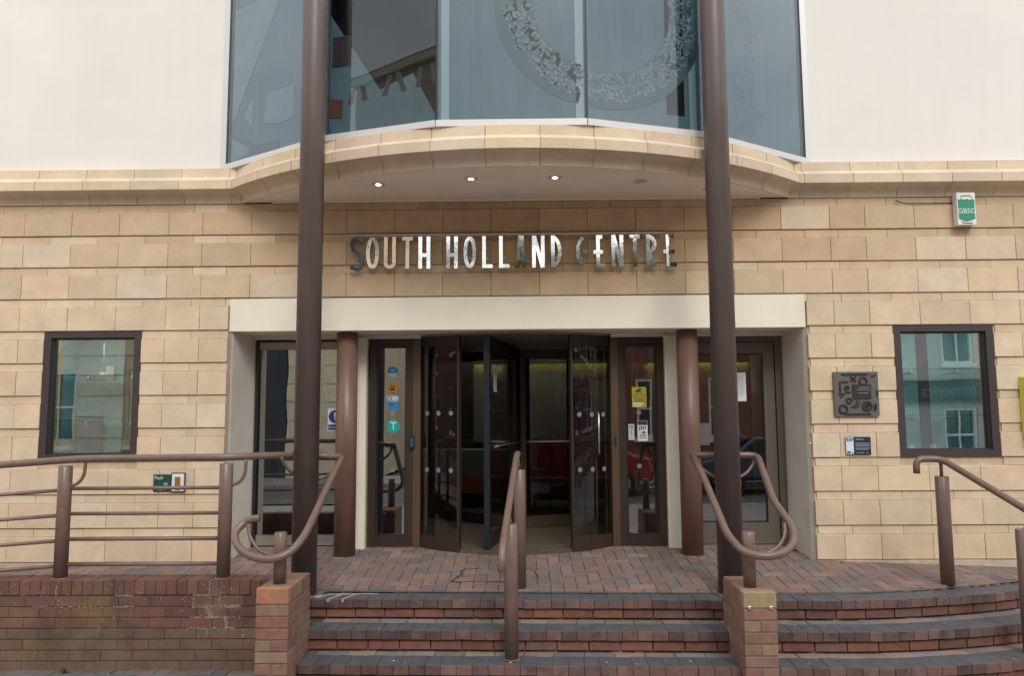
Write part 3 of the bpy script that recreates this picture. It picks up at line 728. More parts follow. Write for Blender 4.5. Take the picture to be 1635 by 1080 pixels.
t = empty('plaque', (3.012, -.018, 1.27), 'square grey plaque with raised wheels, tools and a dark nameplate', 'plaque')
PG = mat('plaque_grey', (.13, .118, .11), .5, mottle=.12, mscale=20, bump=.2); PD = mat('plaque_dark', (.035, .034, .036), .4)
b = MB(); b.box(-.2, .2, -.02, 0, 0, .40); b.build('panel', PG, t)
def ringp(b, cx, cz, r, w, y, n=22):
    for k in range(n):
        a0, a1 = 2*math.pi*k/n, 2*math.pi*(k+1)/n
        b.prism([(cx+(r-w)*math.cos(a0), cz+(r-w)*math.sin(a0)), (cx+r*math.cos(a0), cz+r*math.sin(a0)), (cx+r*math.cos(a1), cz+r*math.sin(a1)), (cx+(r-w)*math.cos(a1), cz+(r-w)*math.sin(a1))], y, -.019)
for (cx, cz, r, w) in ((.065, .315, .040, .014), (-.085, .255, .022, .010), (-.07, .14, .028, .010), (-.125, .065, .042, .014), (.09, .09, .045, .012), (.09, .09, .020, .010)):
    b = MB(); ringp(b, cx, cz, r, w, -.032); b.build('raised_wheel', PD, t)
for pts in (((-.16, .20), (-.11, .20)), ((-.145, .165), (-.115, .195)), ((-.13, .31), (-.07, .31)), ((-.145, .31), (-.145, .21)), ((-.05, .36), (.0, .31)), ((-.05, .31), (.0, .36)), ((-.10, .215), (-.055, .215)), ((-.13, .378), (.11, .378)), ((-.11, .02), (.12, .02)), ((.14, .36), (.18, .37)), ((.155, .05), (.155, .10)), ((.17, .06), (.17, .11)), ((.185, .18), (.185, .23)), ((-.02, .07), (.01, .09), (.03, .13)), ((-.05, .08), (-.01, .10), (.005, .14))):
    b = MB(); b.prism(thick(pts, .011), -.030, -.019); b.build('raised_tool', PD, t)
b = MB(); b.box(-.035, .13, -.029, -.019, .155, .285); b.build('nameplate', PD, t)
b = MB()
for (x0, x1, z) in ((.02, .115, .255), (.0, .12, .235), (.01, .10, .205)): b.box(x0, x1, -.033, -.028, z, z+.008)
b.build('raised_text', mat('plaque_text', (.22, .21, .20), .5), t)

t = empty('information_sign', (3.011, -.018, .925), 'small navy and white information sign with lines of text under the plaque', 'sign')
b = MB(); b.box(-.112, .112, -.008, 0, 0, .158); b.build('board', mat('sign_navy', (.012, .028, .055), .45), t)
b = MB(); b.box(-.110, -.042, -.0095, -.0078, .004, .154); b.build('white_strip', M_PAPER, t)
b = MB()
for (x0, x1, z, h) in ((-.02, .05, .132, .008), (-.025, .10, .100, .005), (-.025, .105, .087, .005), (-.025, .10, .074, .005), (-.025, .105, .055, .005), (-.025, .085, .044, .005), (-.02, .0, .014, .006), (.01, .05, .014, .006), (.07, .085, .014, .006)): b.box(x0, x1, -.0095, -.0078, z, z+h)
b.build('text_lines', mat('sign_text_grey', (.35, .38, .42), .5), t)
b = MB()
for (x0, x1, z0, z1) in ((-.104, -.088, .125, .148), (-.082, -.066, .125, .148), (-.060, -.047, .125, .148), (-.104, -.05, .118, .122), (-.104, -.07, .01, .03), (-.06, -.046, .008, .02)): b.box(x0, x1, -.0105, -.0090, z0, z1)
b.build('logo_marks', mat('logo_blue', (.03, .14, .28), .5), t)

t = empty('exit_sign', (-3.283, -.018, .628), 'dark green Push to open sign on the stone beside the door button', 'sign')
b = MB(); b.box(-.080, .080, -.006, 0, 0, .153); b.build('plate', mat('dark_green_plate', (.012, .075, .055), .4), t)
text('lettering', 'Push', M_PAPER, t, (-.030, -.0072, .122), .042); text('lettering', 'to', M_PAPER, t, (.034, -.0072, .070), .044); text('lettering', 'open', M_PAPER, t, (.0, -.0072, .026), .040)
t = empty('door_button', (-3.135, -.018, .622), 'white door button with a brass push bar in a dark frame', 'button')
b = MB(); b.box(-.064, .064, -.010, 0, 0, .174); b.build('surround', mat('button_surround', (.07, .06, .055), .5), t)
b = MB(); b.box(-.054, .054, -.016, -.009, .010, .164); b.build('plate', M_WHITE, t)
b = MB(); b.box(-.022, .022, -.030, -.015, .028, .138); b.build('push_bar', mat('brass', (.42, .24, .08), .4, metal=.6), t)

t = empty('yellow_cabinet', (4.70, -.02, 1.06), 'bright yellow wall cabinet with sloping sides beside the right display window', 'cabinet')
YL = mat('cabinet_yellow', (.62, .60, .06), .4)
b = MB(); x0, x1 = -.215, .215
b.add([(x0, 0, .0), (x1, 0, 0), (x1, 0, .555), (x0, 0, .555), (x0+.04, -.17, .055), (x1-.04, -.17, .055), (x1-.04, -.17, .54), (x0+.04, -.17, .54)],
      [(0, 1, 2, 3), (4, 7, 6, 5), (0, 4, 5, 1), (1, 5, 6, 2), (2, 6, 7, 3), (3, 7, 4, 0)]); b.build('case', YL, t)
b = MB(); b.box(-.15, .15, -.178, -.17, .09, .50); b.build('door', YL, t)
b = MB(); b.box(.10, .125, -.20, -.178, .25, .33); b.build('handle', M_BLACK, t)

# stickers and notices on the glass
yS = SY+.004
def sticker(name, label, cat='sticker'): return empty(name, (0, 0, 0), label, cat)
t = sticker('round_sticker', 'blue round sticker with pale lower half, topmost on the left side light')
disc('backing', mat('stk_blue', (.03, .22, .40), .4), t, -1.283, yS, 1.731, .052)
b = MB(); b.prism([(-1.283+.05*math.cos(a), 1.725+.05*math.sin(a)) for a in [math.pi*(1.04+.92*k/12) for k in range(13)]], yS-.0035, yS-.002); b.build('pale_half', mat('stk_pale', (.35, .52, .62), .5), t)
text('lettering', 'visit', M_PAPER, t, (-1.283, yS-.004, 1.745), .03)
t = sticker('round_sticker', 'orange round sticker with dark print, below the blue one')
disc('backing', mat('stk_orange', (.42, .17, .02), .4), t, -1.281, yS, 1.559, .056); boxes('print', M_INK, t, [(-1.303, -1.259, yS-.004, yS-.002, 1.545, 1.575), (-1.31, -1.252, yS-.004, yS-.002, 1.588, 1.595), (-1.30, -1.262, yS-.004, yS-.002, 1.520, 1.528)])
t = sticker('rectangular_sticker', 'pale blue rectangular sticker with a round mark, above a blue square')
box('backing', mat('stk_paleblue', (.30, .48, .62), .4), t, -1.338, -1.224, yS-.002, yS, 1.442, 1.494); disc('round_mark', mat('stk_navy', (.02, .10, .25), .4), t, -1.312, yS-.002, 1.468, .019); disc('inner_mark', M_PAPER, t, -1.312, yS-.004, 1.468, .010)
boxes('print', M_PAPER, t, [(-1.285, -1.24, yS-.004, yS-.002, 1.475, 1.482), (-1.285, -1.232, yS-.004, yS-.002, 1.458, 1.464)])
t = sticker('rectangular_sticker', 'blue square sticker with two dark eyes of print')
box('backing', mat('stk_blue2', (.04, .22, .42), .4), t, -1.335, -1.225, yS-.002, yS, 1.352, 1.436); boxes('print', M_INK, t, [(-1.308, -1.292, yS-.004, yS-.002, 1.40, 1.416), (-1.284, -1.268, yS-.004, yS-.002, 1.40, 1.416)])
t = sticker('round_sticker', 'large teal round sticker with a white letter T')
disc('backing', mat('stk_teal', (.01, .36, .33), .4), t, -1.272, yS, 1.198, .066); text('lettering', 'T', M_PAPER, t, (-1.272, yS-.004, 1.196), .11)
for k, (x, z, lab) in enumerate(((-1.279, 1.322, 'small grey safety dot between the blue and teal stickers'), (-1.274, .775, 'small grey safety dot low on the left side light'), (1.125, 1.317, 'small grey safety dot under the yellow CCTV notice'), (1.12, .80, 'small grey safety dot low on the right side light'))):
    tag(disc('safety_dot', mat('frosted_dot'), None, x, yS, z, .022), lab, 'sticker', 'safety dots on the side lights')
t = empty('cctv_notice', (0, 0, 0), 'yellow CCTV notice with a black camera picture on the right side light', 'notice')
box('backing', mat('cctv_yellow', (.50, .42, .03), .45), t, 1.062, 1.202, yS-.002, yS, 1.368, 1.566)
b = MB(); b.prism([(1.09, 1.525), (1.145, 1.555), (1.158, 1.540), (1.10, 1.508)], yS-.004, yS-.002); b.box(1.135, 1.165, yS-.004, yS-.002, 1.512, 1.520); b.prism([(1.125, 1.525), (1.135, 1.53), (1.14, 1.512), (1.13, 1.512)], yS-.004, yS-.002); b.build('camera_picture', M_INK, t)
text('lettering', 'CCTV', M_INK, t, (1.132, yS-.003, 1.482), .048)
boxes('text_lines', M_INK, t, [(1.08, 1.185, yS-.0035, yS-.002, 1.452-.014*k, 1.457-.014*k) for k in range(3)]); boxes('white_strip', M_PAPER, t, [(1.07, 1.17, yS-.0035, yS-.002, 1.394, 1.408), (1.07, 1.15, yS-.0035, yS-.002, 1.374, 1.385)])
t = empty('leaflet', (0, 0, 0), 'narrow pale leaflet on the right side light', 'leaflet')
box('paper', mat('leaflet_green', (.50, .58, .54), .6), t, 1.020, 1.078, yS-.002, yS, 1.05, 1.205); boxes('print', M_INK, t, [(1.03, 1.068, yS-.0035, yS-.002, 1.18, 1.188), (1.035, 1.062, yS-.0035, yS-.002, 1.165, 1.170), (1.048, 1.052, yS-.0035, yS-.002, 1.10, 1.15)])
t = empty('leaflet', (0, 0, 0), 'white leaflet with a navy heading and dark picture, beside the narrow one', 'leaflet')
box('paper', M_PAPER, t, 1.110, 1.208, yS-.002, yS, 1.04, 1.238); boxes('heading', mat('navy_ink', (.02, .04, .12), .5), t, [(1.112, 1.206, yS-.0035, yS-.002, 1.195, 1.236)])
b = MB()
for q in range(4): b.prism([(1.125+.018*q, 1.185), (1.135+.018*q, 1.185), (1.135+.018*q, 1.15-.0*q), (1.125+.018*q, 1.135+.012*q)], yS-.0035, yS-.002)
b.prism([(1.145, 1.115), (1.17, 1.14), (1.19, 1.115)], yS-.0035, yS-.002); b.box(1.13, 1.19, yS-.0035, yS-.002, 1.09, 1.10); b.box(1.125, 1.195, yS-.0035, yS-.002, 1.07, 1.076); b.build('picture', M_INK, t)
t = empty('poster', (0, 0, 0), 'white notice of small print on the grey side door glass', 'notice')
box('paper', M_PAPER, t, 2.04, 2.175, yS-.002, yS, 1.42, 1.70); boxes('text_lines', mat('grey_ink', (.30, .32, .34), .6), t, [(2.065, 2.15, yS-.0035, yS-.002, 1.66-.018*k, 1.664-.018*k) for k in range(11)])
t = empty('door_notice', (0, 0, 0), 'white notice with a blue circle and exclamation mark on the automatic door', 'notice')
box('paper', M_PAPER, t, -1.915, -1.775, SY-.002, SY+.002, 1.155, 1.375); disc('blue_circle', mat('mandatory_blue', (.015, .05, .22), .45), t, -1.845, SY-.002, 1.295, .062)
b = MB(); b.prism([(-1.855, 1.335), (-1.835, 1.335), (-1.839, 1.285), (-1.851, 1.285)], SY-.0055, SY-.004); b.box(-1.852, -1.838, SY-.0055, SY-.004, 1.262, 1.276); b.build('exclamation_mark', M_PAPER, t)
box('blue_band', mat('mandatory_blue'), t, -1.91, -1.78, SY-.004, SY-.002, 1.165, 1.218); text('lettering', 'Automatic', M_PAPER, t, (-1.845, SY-.005, 1.192), .028)
t = empty('card_reader', (0, 0, 0), 'small blue and black card reader on the bronze mullion', 'reader')
box('case', M_BLACK, t, -1.105, -1.055, SY-.065, SY-.041, .985, 1.105); box('face', mat('reader_blue', (.03, .07, .16), .4), t, -1.097, -1.063, SY-.068, SY-.065, 1.0, 1.09)
tag(box('push_plate', mat('reader_dark', (.03, .02, .018), .4), None, .874, .898, SY-.048, SY-.0405, 1.0, 1.09), 'small dark button plate on the right bronze mullion', 'button')
t = empty('paper_notice', (0, 0, 0), 'tall white paper notice taped to the revolving door wing', 'notice')
a = ang(-.345, .245); b = MB(); b.box(1.02, 1.14, .006, .008, 1.53, 1.80); o = b.build('paper', M_PAPER, t); o.location = (DC.x, DC.y, 0); o.rotation_euler = (0, 0, a)
b = MB()
for k in range(12): b.box(1.04, 1.12, .008, .0088, 1.56+.018*k, 1.565+.018*k)
o = b.build('text_lines', mat('grey_ink'), t); o.location = (DC.x, DC.y, 0); o.rotation_euler = (0, 0, a)
b = MB(); b.lathe([(.008, 0), (.008, .03)], 0, 0, 10); o = b.build('wall_stud', M_WHITE, None, (2.593, .03, 1.03)); o.rotation_euler = (math.pi/2, 0, 0); tag(o, 'tiny white stud on the right entrance reveal', 'stud')

# ------------------------------------------------------------------ lobby seen through the glass
b = MB(); b.box(-4, 4, 5.2, 5.3, 0, 3.3); b.build('lobby_wall', mat('lobby_paint', (.075, .075, .08), .8, mottle=.2, mscale=1.), BLD)
boxes('lobby_wall', mat('lobby_side', (.07, .075, .08), .8), BLD, [(-4.0, -3.9, .6, 5.2, 0, 3.3), (3.9, 4.0, .6, 5.2, 0, 3.3)])
b = MB(); b.box(-4, 4, 2.4, 5.2, 2.60, 2.7); b.box(-4, -1.45, .62, 2.4, 2.42, 2.7); b.box(1.35, 4, .62, 2.4, 2.42, 2.7); b.build('lobby_ceiling', M_DARK, BLD)
b = MB(); b.box(-3.9, 3.9, .57, 5.2, .028, .0465); b.build('lobby_floor', mat('lobby_carpet', (.055, .05, .05), .9, mottle=.2, mscale=6), BLD)
t = empty('interior_pillar', (-2.62, 1.5, .045), 'grey green round pillar inside the automatic door', 'pillar')
b = MB(); b.lathe([(.13, 0), (.13, 2.37)], 0, 0, 28); b.build('shaft', mat('pillar_paint', (.26, .31, .29), .5), t)
t = empty('interior_pillar', (2.72, 1.5, .045), 'grey green round pillar inside the swing door', 'pillar')
b = MB(); b.lathe([(.20, 0), (.20, 2.37)], 0, 0, 28); b.build('shaft', mat('pillar_paint'), t)
t = empty('light_strip', (0, 0, 0), 'long glowing yellow light strip along the back of the dark lobby', 'light')
box('diffuser', mat('yellow_led', (.8, .65, .1), .5, emit=(1, .80, .16), estr=3.4), t, -.75, 3.4, 4.53, 4.60, 2.075, 2.09); box('housing', M_BLACK, t, -.78, 3.43, 4.50, 4.618, 2.0915, 2.13); box('front_lip', M_BLACK, t, -.78, 3.43, 4.505, 4.522, 2.066, 2.091)
b = MB(); b.box(-.75, 3.4, 4.62, 4.66, .9, 2.1); b.build('sign_panel', mat('panel_taupe', (.13, .12, .105), .7), t)
t = empty('lobby_lettering', (0, 0, 0), 'dark South Holland Centre lettering under the yellow light strip', 'lettering')
text('lettering', 'South Holland Centre', M_INK, t, (1.13, 4.60, 1.88), .125, ext=.006)
t = empty('reception_desk', (-.9, 3.6, .045), 'reception desk with an orange band and grey green upper panel', 'desk')
boxes('counter', mat('desk_grey', (.20, .24, .23), .5), t, [(-1.1, .75, 0, .6, .42, .78)]); boxes('orange_band', mat('desk_orange', (.40, .10, .04), .5), t, [(-1.1, .75, -.02, .6, .20, .42)]); boxes('plinth', M_BLACK, t, [(-1.05, .70, .03, .58, 0, .20)])
t = empty('red_sofa', (.62, 3.3, .045), 'dark red upholstered seat in the lobby', 'sofa')
RS = mat('red_fabric', (.24, .025, .02), .8); boxes('backrest', RS, t, [(-.55, .55, .35, .5, .2, .85)]); boxes('seat', RS, t, [(-.55, .55, -.1, .35, .15, .42)]); boxes('leg', M_BLACK, t, [(-.5, -.45, -.05, 0, 0, .15), (.45, .5, -.05, 0, 0, .15)])
t = empty('banner', (.72, 3.0, .045), 'narrow red banner stand with white print in the lobby', 'banner')
boxes('cloth', mat('banner_red', (.40, .02, .03), .6), t, [(-.14, .14, 0, .01, 1.0, 1.72)]); boxes('print', M_PAPER, t, [(-.05, .05, -.004, 0, 1.52, 1.60), (-.09, .09, -.004, 0, 1.30, 1.33)]); boxes('pole', M_STEEL, t, [(-.01, .01, .01, .03, 0, 1.72)]); boxes('foot', M_BLACK, t, [(-.15, .15, -.1, .1, 0, .02)])
for k, (x, y) in enumerate(((-.75, 3.0), (.55, 3.4), (.75, 4.2), (.30, 2.9))):
    t = empty('spot_light', (x, y, 2.60), ('lit lobby ceiling spot nearest the left side light', 'lit lobby ceiling spot seen through the inner bronze door', 'lit lobby ceiling spot farthest back above the lettering', 'lit lobby ceiling spot nearest the revolving door shaft')[k], 'light', 'ceiling spots in the lobby')
    b = MB(); b.lathe([(.05, -.03), (.05, 0)], 0, 0, 14); b.build('body', M_BLACK, t); b = MB(); b.lathe([(.032, -.034), (.032, -.0305)], 0, 0, 14); b.build('lens', mat('spot_lens', (.9, .9, .9), .5, emit=(1, .9, .75), estr=7), t)
    ld_ = bpy.data.lights.new('spot_light_glow', 'POINT'); ld_.energy = 9; ld_.color = (1, .86, .68); ld_.shadow_soft_size = .04; lo = bpy.data.objects.new('spot_light_glow', ld_); COL.objects.link(lo); lo.parent = t; lo.location = (0, 0, -.07)
t = empty('inner_screen', (0, 2.95, .04), 'inner bronze framed glass door behind the revolving door', 'door')
boxes('frame', M_BRONZE_L, t, [(.0, .085, -.03, .03, 0, 2.15), (.56, .62, -.03, .03, 0, 2.15), (.085, .56, -.03, .03, 0, .10), (.085, .56, -.03, .03, 2.06, 2.15), (-1.2, 1.2, -.03, .03, 2.15, 2.25)]); boxes('pane', M_GLASSD, t, [(.085, .56, -.004, .004, .10, 2.06)])

# ------------------------------------------------------------------ landing and steps
def step_front(k, x):
    y = -(1.100, 1.425, 1.727)[k]-.026*min(x, 2.2)
    if x > 2.2: y += (x-2.2)**2/8.6
    return y
def step_tan(k, x):
    e = .01; d = Vector((2*e, step_front(k, x+e)-step_front(k, x-e))); return d.normalized()
STP = empty('entrance_steps', (0, 0, 0), kind='structure')
ZN = [-.09, -.232, -.378]
NOSE_OLD = [(0.178, 0.105, 0.091), (0.197, 0.116, 0.097), (0.159, 0.096, 0.088), (0.136, 0.098, 0.092), (0.211, 0.130, 0.108), (0.117, 0.090, 0.088)]
NOSE_COLS = [(.165, .096, .086), (.18, .10, .086), (.15, .092, .086), (.14, .095, .09), (.185, .115, .098)]
RISE_OLD = [(0.206, 0.094, 0.068), (0.183, 0.095, 0.073), (0.231, 0.109, 0.076), (0.149, 0.099, 0.077), (0.203, 0.126, 0.093)]
RISE_COLS = [(.205, .092, .070), (.19, .088, .070), (.215, .10, .074), (.165, .092, .074)]
TREAD_COLS = [(0.225, 0.170, 0.146), (0.199, 0.163, 0.151), (0.262, 0.177, 0.141), (0.187, 0.163, 0.157)]
core = MB()
for k in range(3):
    xs = [-1.80+i*.16 for i in range(46)]
    for a, b_ in zip(xs, xs[1:]):
        ya, yb = step_front(k, a)+.045, step_front(k, b_)+.045
        core.add([(a, ya, -.75), (b_, yb, -.75), (b_, .25, -.75), (a, .25, -.75), (a, ya, ZN[k]-.066), (b_, yb, ZN[k]-.066), (b_, .25, ZN[k]-.066), (a, .25, ZN[k]-.066)], [(0, 1, 5, 4), (4, 5, 6, 7)])
core.build('mortar_bed', M_MORTB, STP)
fill = MB()
for k in range(3):
    xs = [-1.78+i*.16 for i in range(45)]
    for a, b_ in zip(xs, xs[1:]):
        ya, yb = step_front(k, a), step_front(k, b_); z0, z1 = ZN[k]-.06, ZN[k]-.0042
        fill.add([(a, ya+.012, z0), (b_, yb+.012, z0), (b_, yb+.212, z0), (a, ya+.212, z0), (a, ya+.012, z1), (b_, yb+.012, z1), (b_, yb+.212, z1), (a, ya+.212, z1)], [(0, 1, 5, 4), (4, 5, 6, 7)])
fill.build('joint_mortar', mat('slate_mortar', (.060, .062, .070), .9, mottle=.3, mscale=14), STP)
def run(k, x, step, x1):
    out = []
    while x < x1:
        t = step_tan(k, x); out.append((x, t)); x += step*t.x
    return out
for k in range(3):
    x0 = -1.68 if k == 0 else -1.545+.03*k
    for (x, t) in run(k, x0, .1075, 5.25):
        a = math.atan2(t.y, t.x); n = Vector((-t.y, t.x)); y = step_front(k, x)
        c = Vector((x, y))+n*.1075
        c0 = random.choice(NOSE_COLS); 
        if x < -.6 or (1.0 < x < 2.4 and k < 2) or random.random() < .12: c0 = tuple(q*.7 for q in c0)
        o = bpy.data.objects.new('nosing_brick', block_mesh(.1045, .215, .0635, .0022, [M_NOSE, M_SLATE], 1)); COL.objects.link(o); o.parent = STP
        o.location = (c.x, c.y, ZN[k]-.032+rnd(-.0018, .0018)); o.rotation_euler = (rnd(-.006, .006), rnd(-.008, .008), a+rnd(-.008, .008)); o.color = (*jit(c0, .10, .04), 1)
    for (x, t) in run(k, x0+.05, .2255, 5.2):
        a = math.atan2(t.y, t.x); n = Vector((-t.y, t.x)); y = step_front(k, x); c = Vector((x, y))+n*(.022+.05)
        o = bpy.data.objects.new('riser_brick', block_mesh(.217, .10, .0655, .003, [M_BRICKC])); COL.objects.link(o); o.parent = STP
        o.location = (c.x, c.y, ZN[k]-.0655-.006-.033); o.rotation_euler = (0, 0, a+rnd(-.004, .004)); o.color = (*jit(random.choice(RISE_COLS), .15, .06), 1)
    if k > 0:
        for (x, t) in run(k, x0+.1, .211, 5.2):
            a = math.atan2(t.y, t.x); n = Vector((-t.y, t.x)); y = step_front(k, x); c = Vector((x, y))+n*(.219+.055)
            o = bpy.data.objects.new('tread_paver', block_mesh(.206, .105, .06, .003, [M_PAVER])); COL.objects.link(o); o.parent = STP
            o.location = (c.x, c.y, ZN[k]-.033+rnd(-.002, .002)); o.rotation_euler = (0, 0, a); o.color = (*jit(random.choice(TREAD_COLS), .15, .06), 1)
# pale lime mortar smears at the left end of the top step
b = MB()
for (x0, y0, x1, y1, w) in ((-1.60, -1.02, -1.52, -.90, .02), (-1.52, -.895, -1.15, -.895, .014), (-1.50, -1.075, -1.43, -.91, .014), (-1.385, -1.075, -1.33, -.91, .012), (-1.62, -1.0, -1.58, -.93, .03), (-1.17, -.90, -1.15, -.885, .012)):
    b.prism([(p[0], p[1]) for p in thick(((x0, y0), (x1, y1)), w)], ZN[0]-.02, ZN[0]+.0035, axis='z')
b.build('mortar_smear', M_LIME, STP)

LND = empty('landing', (0, 0, 0), kind='structure')
b = MB(); nx, ny = 60, 10
gx = [-6.2+i*11.6/nx for i in range(nx+1)]; gy = [-1.30+j*1.95/ny for j in range(ny+1)]
b.add([(x, max(y, (step_front(0, x)+.21) if x > -1.75 else -1.30), land(x, max(y, (step_front(0, x)+.21) if x > -1.75 else -1.30))-.012) for x in gx for y in gy], [(i*(ny+1)+j, (i+1)*(ny+1)+j, (i+1)*(ny+1)+j+1, i*(ny+1)+j+1) for i in range(nx) for j in range(ny)])
b.build('joint_bed', M_BED, LND)
PAV_COLS = [(0.215, 0.145, 0.125), (0.205, 0.14, 0.122), (0.235, 0.15, 0.125), (0.24, 0.16, 0.135), (0.185, 0.145, 0.135), (0.165, 0.14, 0.135), (0.2, 0.15, 0.135), (0.215, 0.142, 0.122), (0.175, 0.138, 0.128)]
def herring(x0, x1, y0, y1, s=.1035):
    """90 degree herringbone of 2:1 pavers: yields rects"""
    i0, i1, j0, j1 = int(x0/s)-4, int(x1/s)+4, int(y0/s)-4, int(y1/s)+4
    for j in range(j0, j1):
        for i in range(i0, i1):
            k = (i-j) % 4
            if k == 0: yield (i*s, j*s, (i+2)*s, (j+1)*s)
            elif k == 3: yield (i*s, (j-0)*s, (i+1)*s, (j+2)*s)
cand = []
for (a, c, b_, d) in herring(-5.4, 5.2, -1.35, .55):
    xm = (a+b_)/2; front = (step_front(0, xm)+.219) if xm > -1.77 else -1.285
    back = .56 if -2.66 < xm < 2.56 else .02
    c2, d2 = max(c, front), min(d, back)
    if d2-c2 < .03 or xm < -5.4 or xm > 5.1: continue
    # hidden behind the brick piers and wall stays out of the count only if off the landing
    cand.append((math.hypot(xm, (c2+d2)/2+7.1), a, b_, c2, d2))
vis = [q for q in cand if -4.95 < q[1] < 4.65]
vis.sort(key=lambda q: q[0]-.6*(q[1] > -1.8))
single = set(id(q) for q in vis[:300])
rest = MB(); restc = []
def paver_xf(a, b_, c, d):
    xm, ym = (a+b_)/2, (c+d)/2; e = .05
    sx = (land(xm+e, ym)-land(xm-e, ym))/(2*e); sy = (land(xm, ym+e)-land(xm, ym-e))/(2*e)
    return Matrix.Translation((xm, ym, land(xm, ym)-.03+rnd(-.0018, .0018))) @ Matrix.Rotation(math.atan(sy)+rnd(-.006, .006), 4, 'X') @ Matrix.Rotation(-math.atan(sx)+rnd(-.006, .006), 4, 'Y')
for q in cand:
    _, a, b_, c, d = q; g = .0022
    me = block_mesh(b_-a-2*g, d-c-2*g, .06, .003, [M_PAVER]); xf = paver_xf(a, b_, c, d); col = jit(random.choice(PAV_COLS), .12, .05)
    if id(q) in single:
        o = bpy.data.objects.new('paver', me); COL.objects.link(o); o.parent = LND; o.matrix_world = xf; o.color = (*col, 1)
    else: restc.append((me, xf, col))
# remaining pavers joined, coloured per face
M_PAVR = mat('paver_field', (.145, .10, .088), .82, mottle=.14, mscale=6, grain=.14, gscale=140, bump=.35, bscale=170, spec=.35)
t_ = M_PAVR.node_tree; at_ = t_.nodes.new('ShaderNodeAttribute'); at_.attribute_name = 'tone'
rgbn = [x for x in t_.nodes if x.type == 'RGB'][0]
for lk in list(rgbn.outputs[0].links):
    to = lk.to_socket; t_.links.remove(lk); t_.links.new(at_.outputs['Color'], to)
cols = []
for me, xf, col in restc:
    vv = [xf @ v.co for v in me.vertices]; ff = [list(p.vertices) for p in me.polygons]; rest.add(vv, ff); cols += [col]*len(ff)
me = rest.mesh('paver_field', fix=False); me.materials.append(M_PAVR); ca = me.attributes.new('tone', 'FLOAT_COLOR', 'FACE')
ca.data.foreach_set('color', [x for c in cols for x in (*c, 1)])
tag(link('paver_field', me, LND), kind='stuff')

b = MB()
def gap(pts, w):
    for p, q in zip(pts, pts[1:]):
        d = (Vector(q)-Vector(p)).normalized(); n_ = Vector((-d.y, d.x))*w/2
        c = [Vector(p)+n_, Vector(q)+n_, Vector(q)-n_, Vector(p)-n_]
        b.add([(v.x, v.y, land(v.x, v.y)+.0032) for v in c]+[(v.x, v.y, land(v.x, v.y)-.02) for v in c], [(0, 1, 2, 3), (0, 4, 5, 1), (1, 5, 6, 2), (2, 6, 7, 3), (3, 7, 4, 0)])
gap([(-.50, -.28), (-.54, -.34), (-.53, -.45), (-.57, -.56), (-.60, -.64)], .013); gap([(-.60, -.64), (-.53, -.655), (-.42, -.645), (-.12, -.655)], .011); gap([(-.50, -.28), (-.36, -.27)], .011); gap([(.02, -.28), (.09, -.36), (.10, -.52)], .010)
b.build('cover_gap', mat('gap_dirt', (.03, .026, .024), .95), LND)

# street pavers in front of the low wall
SPV = empty('street_paving', (0, 0, 0), kind='structure')
box('joint_bed', M_BED, SPV, -5.6, -1.3, -2.1, -1.30, STREET-.2, STREET-.0025)
for (a, c, b_, d) in herring(-5.3, -1.5, -2.02, -1.45):
    if c < -2.0 or d > -1.44 or a < -5.3 or b_ > -1.5: continue
    g = .002; o = piece('paver', SPV, a+g, b_-g, c+g, d-g, STREET-.05, STREET+.006+rnd(-.002, .002), .004, M_PAVER, jit(random.choice([(.14, .125, .118), (.15, .13, .12), (.12, .108, .105), (.16, .12, .105)]), .1, .04))

# ------------------------------------------------------------------ low brick wall on the left and the two piers
WALL = empty('brick_wall', (-3.5, -1.4, STREET), 'low stained brick wall along the ramp with soldier course on top', 'wall')
WALL.location = (0, 0, 0)
WF = -1.467
box('mortar_core', mat('dark_wall_joint', (.085, .06, .052), .95, mottle=.3, mscale=9), WALL, -5.5, -1.76, WF+.008, -1.29, -.6, .122)
WCOL = [(0.155, 0.078, 0.064), (0.165, 0.084, 0.066), (0.142, 0.074, 0.064), (0.175, 0.09, 0.066), (0.16, 0.086, 0.066), (0.145, 0.08, 0.066)]
WLOW = [(0.165, 0.112, 0.076), (0.17, 0.115, 0.078), (0.155, 0.108, 0.076), (0.165, 0.1, 0.074)]
x = -5.5
while x < -1.72:
    piece('coping_brick', WALL, x, x+.0725, WF-.002+rnd(-.002, .002), -1.285, .036, .141+rnd(-.002, .002), .003, M_BRICK, jit(random.choice(WCOL), .08, .03)); x += .0755
for r_ in range(7):
    z1 = .0265-.075*r_; x = -5.6+(.1125 if r_ % 2 else 0)
    while x < -1.78:
        b_ = min(x+.2230, -1.765)
        if b_-x > .05:
            piece('brick', WALL, x, b_, WF+rnd(-.002, .002), WF+.10, z1-.0695, z1, .0025, M_BRICK, jit(random.choice(WCOL if r_ < 3 else WLOW), .06, .03))
        x += .2255
